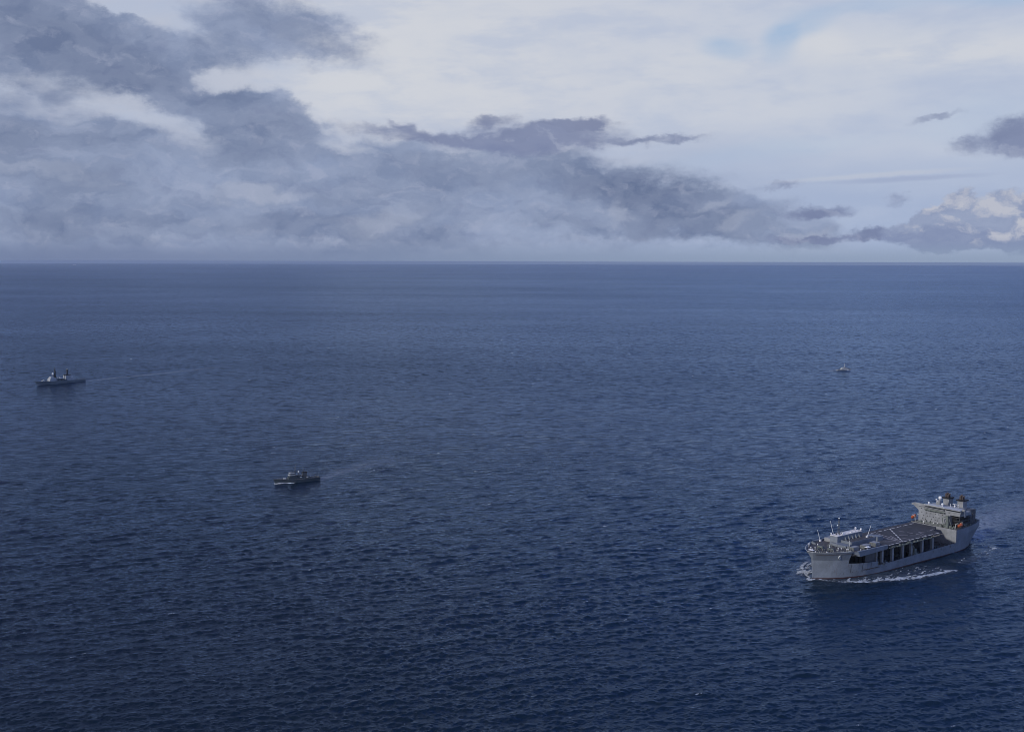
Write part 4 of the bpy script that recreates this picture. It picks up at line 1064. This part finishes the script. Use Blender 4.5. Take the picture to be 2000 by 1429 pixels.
pb = thing('patrol_boat', 'small grey patrol boat heading right with short white wake, far off on the right', 'boat', (BOAT[0], BOAT[1], 0), BOAT_RZ)
vessel_hull(pb, 42, 7.2, 4.4, 2.6, 2.3, M['house_gray'], entry=0.4, tail=0.9)
b = MB(); b.box(10.5, 29, -2.7, 2.7, 2.4, 5.0); b.hexa([(13.5, -2.4, 5.0), (23, -2.4, 5.0), (23, 2.4, 5.0), (13.5, 2.4, 5.0)], [(14.5, -2.2, 7.4), (23, -2.2, 7.4), (23, 2.2, 7.4), (14.5, 2.2, 7.4)]); ho = b.build('deckhouse', M['pale'], pb)
b = MB(); b.box(15, 22.5, 2.32, 2.42, 6.0, 6.8); b.box(15, 22.5, -2.42, -2.32, 6.0, 6.8); b.build('window', M['glass'], ho)
b = MB(); b.tube((18.5, 0, 7.4), (18.8, 0, 17.0), 0.55, 0.3, n=6); b.tube((18.6, -2, 11.5), (18.6, 2, 11.5), 0.15, n=5); b.box(17.8, 19.4, -0.7, 0.7, 7.4, 10); b.build('mast', M['frig_house'], pb)
b = MB(); b.box(24.5, 28, -1.6, 1.6, 5.0, 7.2); b.build('funnel', M['pale'], pb)
b = MB(); b.box(6.5, 8.5, -0.9, 0.9, 3.3, 4.8); g_ = b.build('gun_turret', M['pale'], pb); b = MB(); b.tube((6.6, 0, 4.3), (4.4, 0, 4.7), 0.14, n=5); b.build('gun_barrel', M['dark_gray'], g_)

def far_ship(x, y, label, L, m_, m2):
    o = thing('distant_ship', label, 'ship', (x, y, -2.0), R(12), 'tiny ships near the horizon')
    vessel_hull(o, L, 20, 12, 9, 9, m_, entry=0.2, tail=0.85)
    b = MB(); b.box(L * 0.62, L * 0.82, -8, 8, 8, 30); b.box(L * 0.18, L * 0.36, -8, 8, 8, 22); b.build('superstructure', m2, o)
    b = MB(); b.box(L * 0.7, L * 0.77, -4, 4, 30, 40); b.build('funnel', m_, o)
far_ship(-26650, 70110, 'tiny white ship at the horizon, far left', 190, M['white'], M['white'])
far_ship(-18090, 72790, 'tiny white ship at the horizon, right of the other bright one', 190, M['white'], M['white'])
far_ship(-19840, 72330, 'faint grey ship just left of the brightest white one on the horizon', 140, M['clutter'], M['frig_house'])
far_ship(-22760, 71450, 'faint grey ship on the horizon about midway between the two white ones', 140, M['clutter'], M['clutter'])

# ---------------------------------------------------------------- foam: broken white water lying on the sea
foam_mat = mat('sea_foam', (0.38, 0.42, 0.47), 0.8, var=0.26, scale=0.35)
fresh_foam = mat('fresh_foam', (0.74, 0.77, 0.80), 0.8, var=0.08, scale=0.5)
def foam_sheet(name, x0, x1, y0, y1, step, density, seed, along, lift=0.16, spray=0.0, m_=None):
    """cells of the sheet exist only where the foam is thick enough; the rest is open water"""
    nx, ny = int((x1 - x0) / step), int((y1 - y0) / step)
    gx, gy = np.meshgrid(np.linspace(x0, x1, nx + 1), np.linspace(y0, y1, ny + 1))
    j1 = (fbm(gx * 3.1, gy * 3.1, seed + 50, 2) - 0.5) * step * 0.9
    j2 = (fbm(gx * 3.1, gy * 3.1, seed + 70, 2) - 0.5) * step * 0.9
    px, py = gx + j1, gy + j2
    dens = density(px, py)
    cx = (px[:-1, :-1] + px[1:, 1:]) / 2; cy = (py[:-1, :-1] + py[1:, 1:]) / 2
    ca, sa = math.cos(along), math.sin(along); qu, qv = (cx * ca + cy * sa) / 2.0, -cx * sa + cy * ca       # drawn out along the hull
    rg = ridged(qu / 6.5, qv / 6.5, seed, 5); fb_ = fbm(qu / 2.0, qv / 2.0, seed + 9, 3)
    dc = density(cx, cy)
    keep = (dc > 0.01) & (rg * 0.6 + fb_ * 0.4 > 0.88 - 0.5 * dc)
    lump = fbm(px / 2.2, py / 2.2, seed + 5, 3)
    pz = sea(px, py) + lift + spray * dens * lump ** 1.5
    idx = np.arange((nx + 1) * (ny + 1)).reshape(ny + 1, nx + 1)
    q = np.stack([idx[:-1, :-1], idx[:-1, 1:], idx[1:, 1:], idx[1:, :-1]], -1)[keep]
    used, inv = np.unique(q, return_inverse=True)
    v = np.stack([px.ravel()[used], py.ravel()[used], pz.ravel()[used]], -1)
    me = bpy.data.meshes.new(name); me.from_pydata(v.tolist(), [], inv.reshape(-1, 4).tolist()); me.update()
    me.materials.append(m_ or foam_mat)
    o = bpy.data.objects.new(name, me); C.objects.link(o); o['kind'] = 'stuff'
    return o

foam_sheet('bow_wave_foam', 195, 480, 890, 1150, 0.42, ship_density, 3, SHIP_RZ, spray=1.0)

def small_wave(o, rz, L, B, k=1.0, st=0.0):
    def f(x, y):
        s, t = seg_dist(x, y, o, rz); a = np.abs(t)
        w = B / 2 * np.clip(s / (0.36 * L), 0.05, 1) ** 0.75
        off = a - w
        d = np.exp(-((off - 0.6 - 0.03 * s) / 1.1) ** 2) * np.interp(s, [-2, 0, 0.36 * L, 0.6 * L], [0, 1.1, 0.85, 0.0]) * (off > -0.4)
        d = np.maximum(d, st * np.exp(-(t / (B * 0.3)) ** 2) * np.interp(s, [L - 0.5, L + 1, L + 14, L + 34], [0, 1, 0.8, 0]))
        return d * k
    return f
foam_sheet('bow_wave_foam', CORV[0] - 12, CORV[0] + 65, CORV[1] - 14, CORV[1] + 46, 0.5, small_wave(CORV, CORV_RZ, 57, 9.6, 1.1), 13, CORV_RZ, spray=1.6, m_=fresh_foam)
foam_sheet('bow_wave_foam', FRIG[0] - 15, FRIG[0] + 90, FRIG[1] - 20, FRIG[1] + 110, 0.8, small_wave(FRIG, FRIG_RZ, 115, 13, 0.62), 23, FRIG_RZ, spray=0.5)
foam_sheet('bow_wave_foam', BOAT[0] - 75, BOAT[0] + 10, BOAT[1] - 50, BOAT[1] + 14, 0.7, small_wave(BOAT, BOAT_RZ, 42, 7.2, 1.2, 1.0), 33, BOAT_RZ, spray=1.5, m_=fresh_foam)

# whitecaps: small breaking crests scattered over the open sea
def whitecaps():
    r = np.random.default_rng(5)
    v = []; f = []
    spots = []
    tries = 0
    while len(spots) < 120 and tries < 9000:
        tries += 1
        d = 620 + 3400 * r.random() ** 1.6; a = r.uniform(-0.47, 0.47)
        x, y = d * math.sin(a), d * math.cos(a)
        s, t = seg_dist(x, y, SHIP, SHIP_RZ)
        if -60 < s < 300 and abs(t) < 60: continue
        if float(sea(np.array([x]), np.array([y]))[0]) < 0.75: continue
        spots.append((x, y, r.uniform(0.4, 0.8) * (1 + d / 3500)))
    for x, y, k in spots:
        n = r.integers(6, 16)
        ux, uy = -math.sin(_dirm), math.cos(_dirm)
        for _ in range(n):
            a = r.normal(0, 1.5) * k; b = r.normal(0, 0.4) * k
            cx, cy = x + ux * a - uy * b, y + uy * a + ux * b; q = r.uniform(0.16, 0.5) * k
            o = len(v)
            m_ = r.integers(5, 8)
            for i in range(m_):
                th_ = 2 * math.pi * i / m_; rr = q * r.uniform(0.6, 1.3)
                v.append((cx + ux * rr * 1.8 * math.cos(th_) - uy * rr * math.sin(th_), cy + uy * rr * 1.8 * math.cos(th_) + ux * rr * math.sin(th_)))
            v.append((cx, cy))
            f += [(o + i, o + (i + 1) % m_, o + m_) for i in range(m_)]
    A = np.array(v); z = sea(A[:, 0], A[:, 1]) + 0.22
    me = bpy.data.meshes.new('whitecap_foam'); me.from_pydata(np.column_stack([A, z]).tolist(), [], f); me.update(); me.materials.append(foam_mat)
    o = bpy.data.objects.new('whitecap_foam', me); C.objects.link(o); o['kind'] = 'stuff'
whitecaps()

# ---------------------------------------------------------------- the air over the sea
def haze():
    b = MB(); b.box(-122000, 122000, -122000, 122000, -8.5, CAM_H + 6)
    m = bpy.data.materials.new('haze_air'); m.use_nodes = True
    t = m.node_tree; t.nodes.clear()
    p = t.nodes.new('ShaderNodeVolumePrincipled'); p.inputs['Color'].default_value = (0.62, 0.76, 1.0, 1); p.inputs['Density'].default_value = HAZE
    p.inputs['Anisotropy'].default_value = 0.2
    o = t.nodes.new('ShaderNodeOutputMaterial'); t.links.new(p.outputs[0], o.inputs['Volume'])
    ob = b.build('haze', m); ob['kind'] = 'stuff'
HAZE = 1.05e-5
haze()
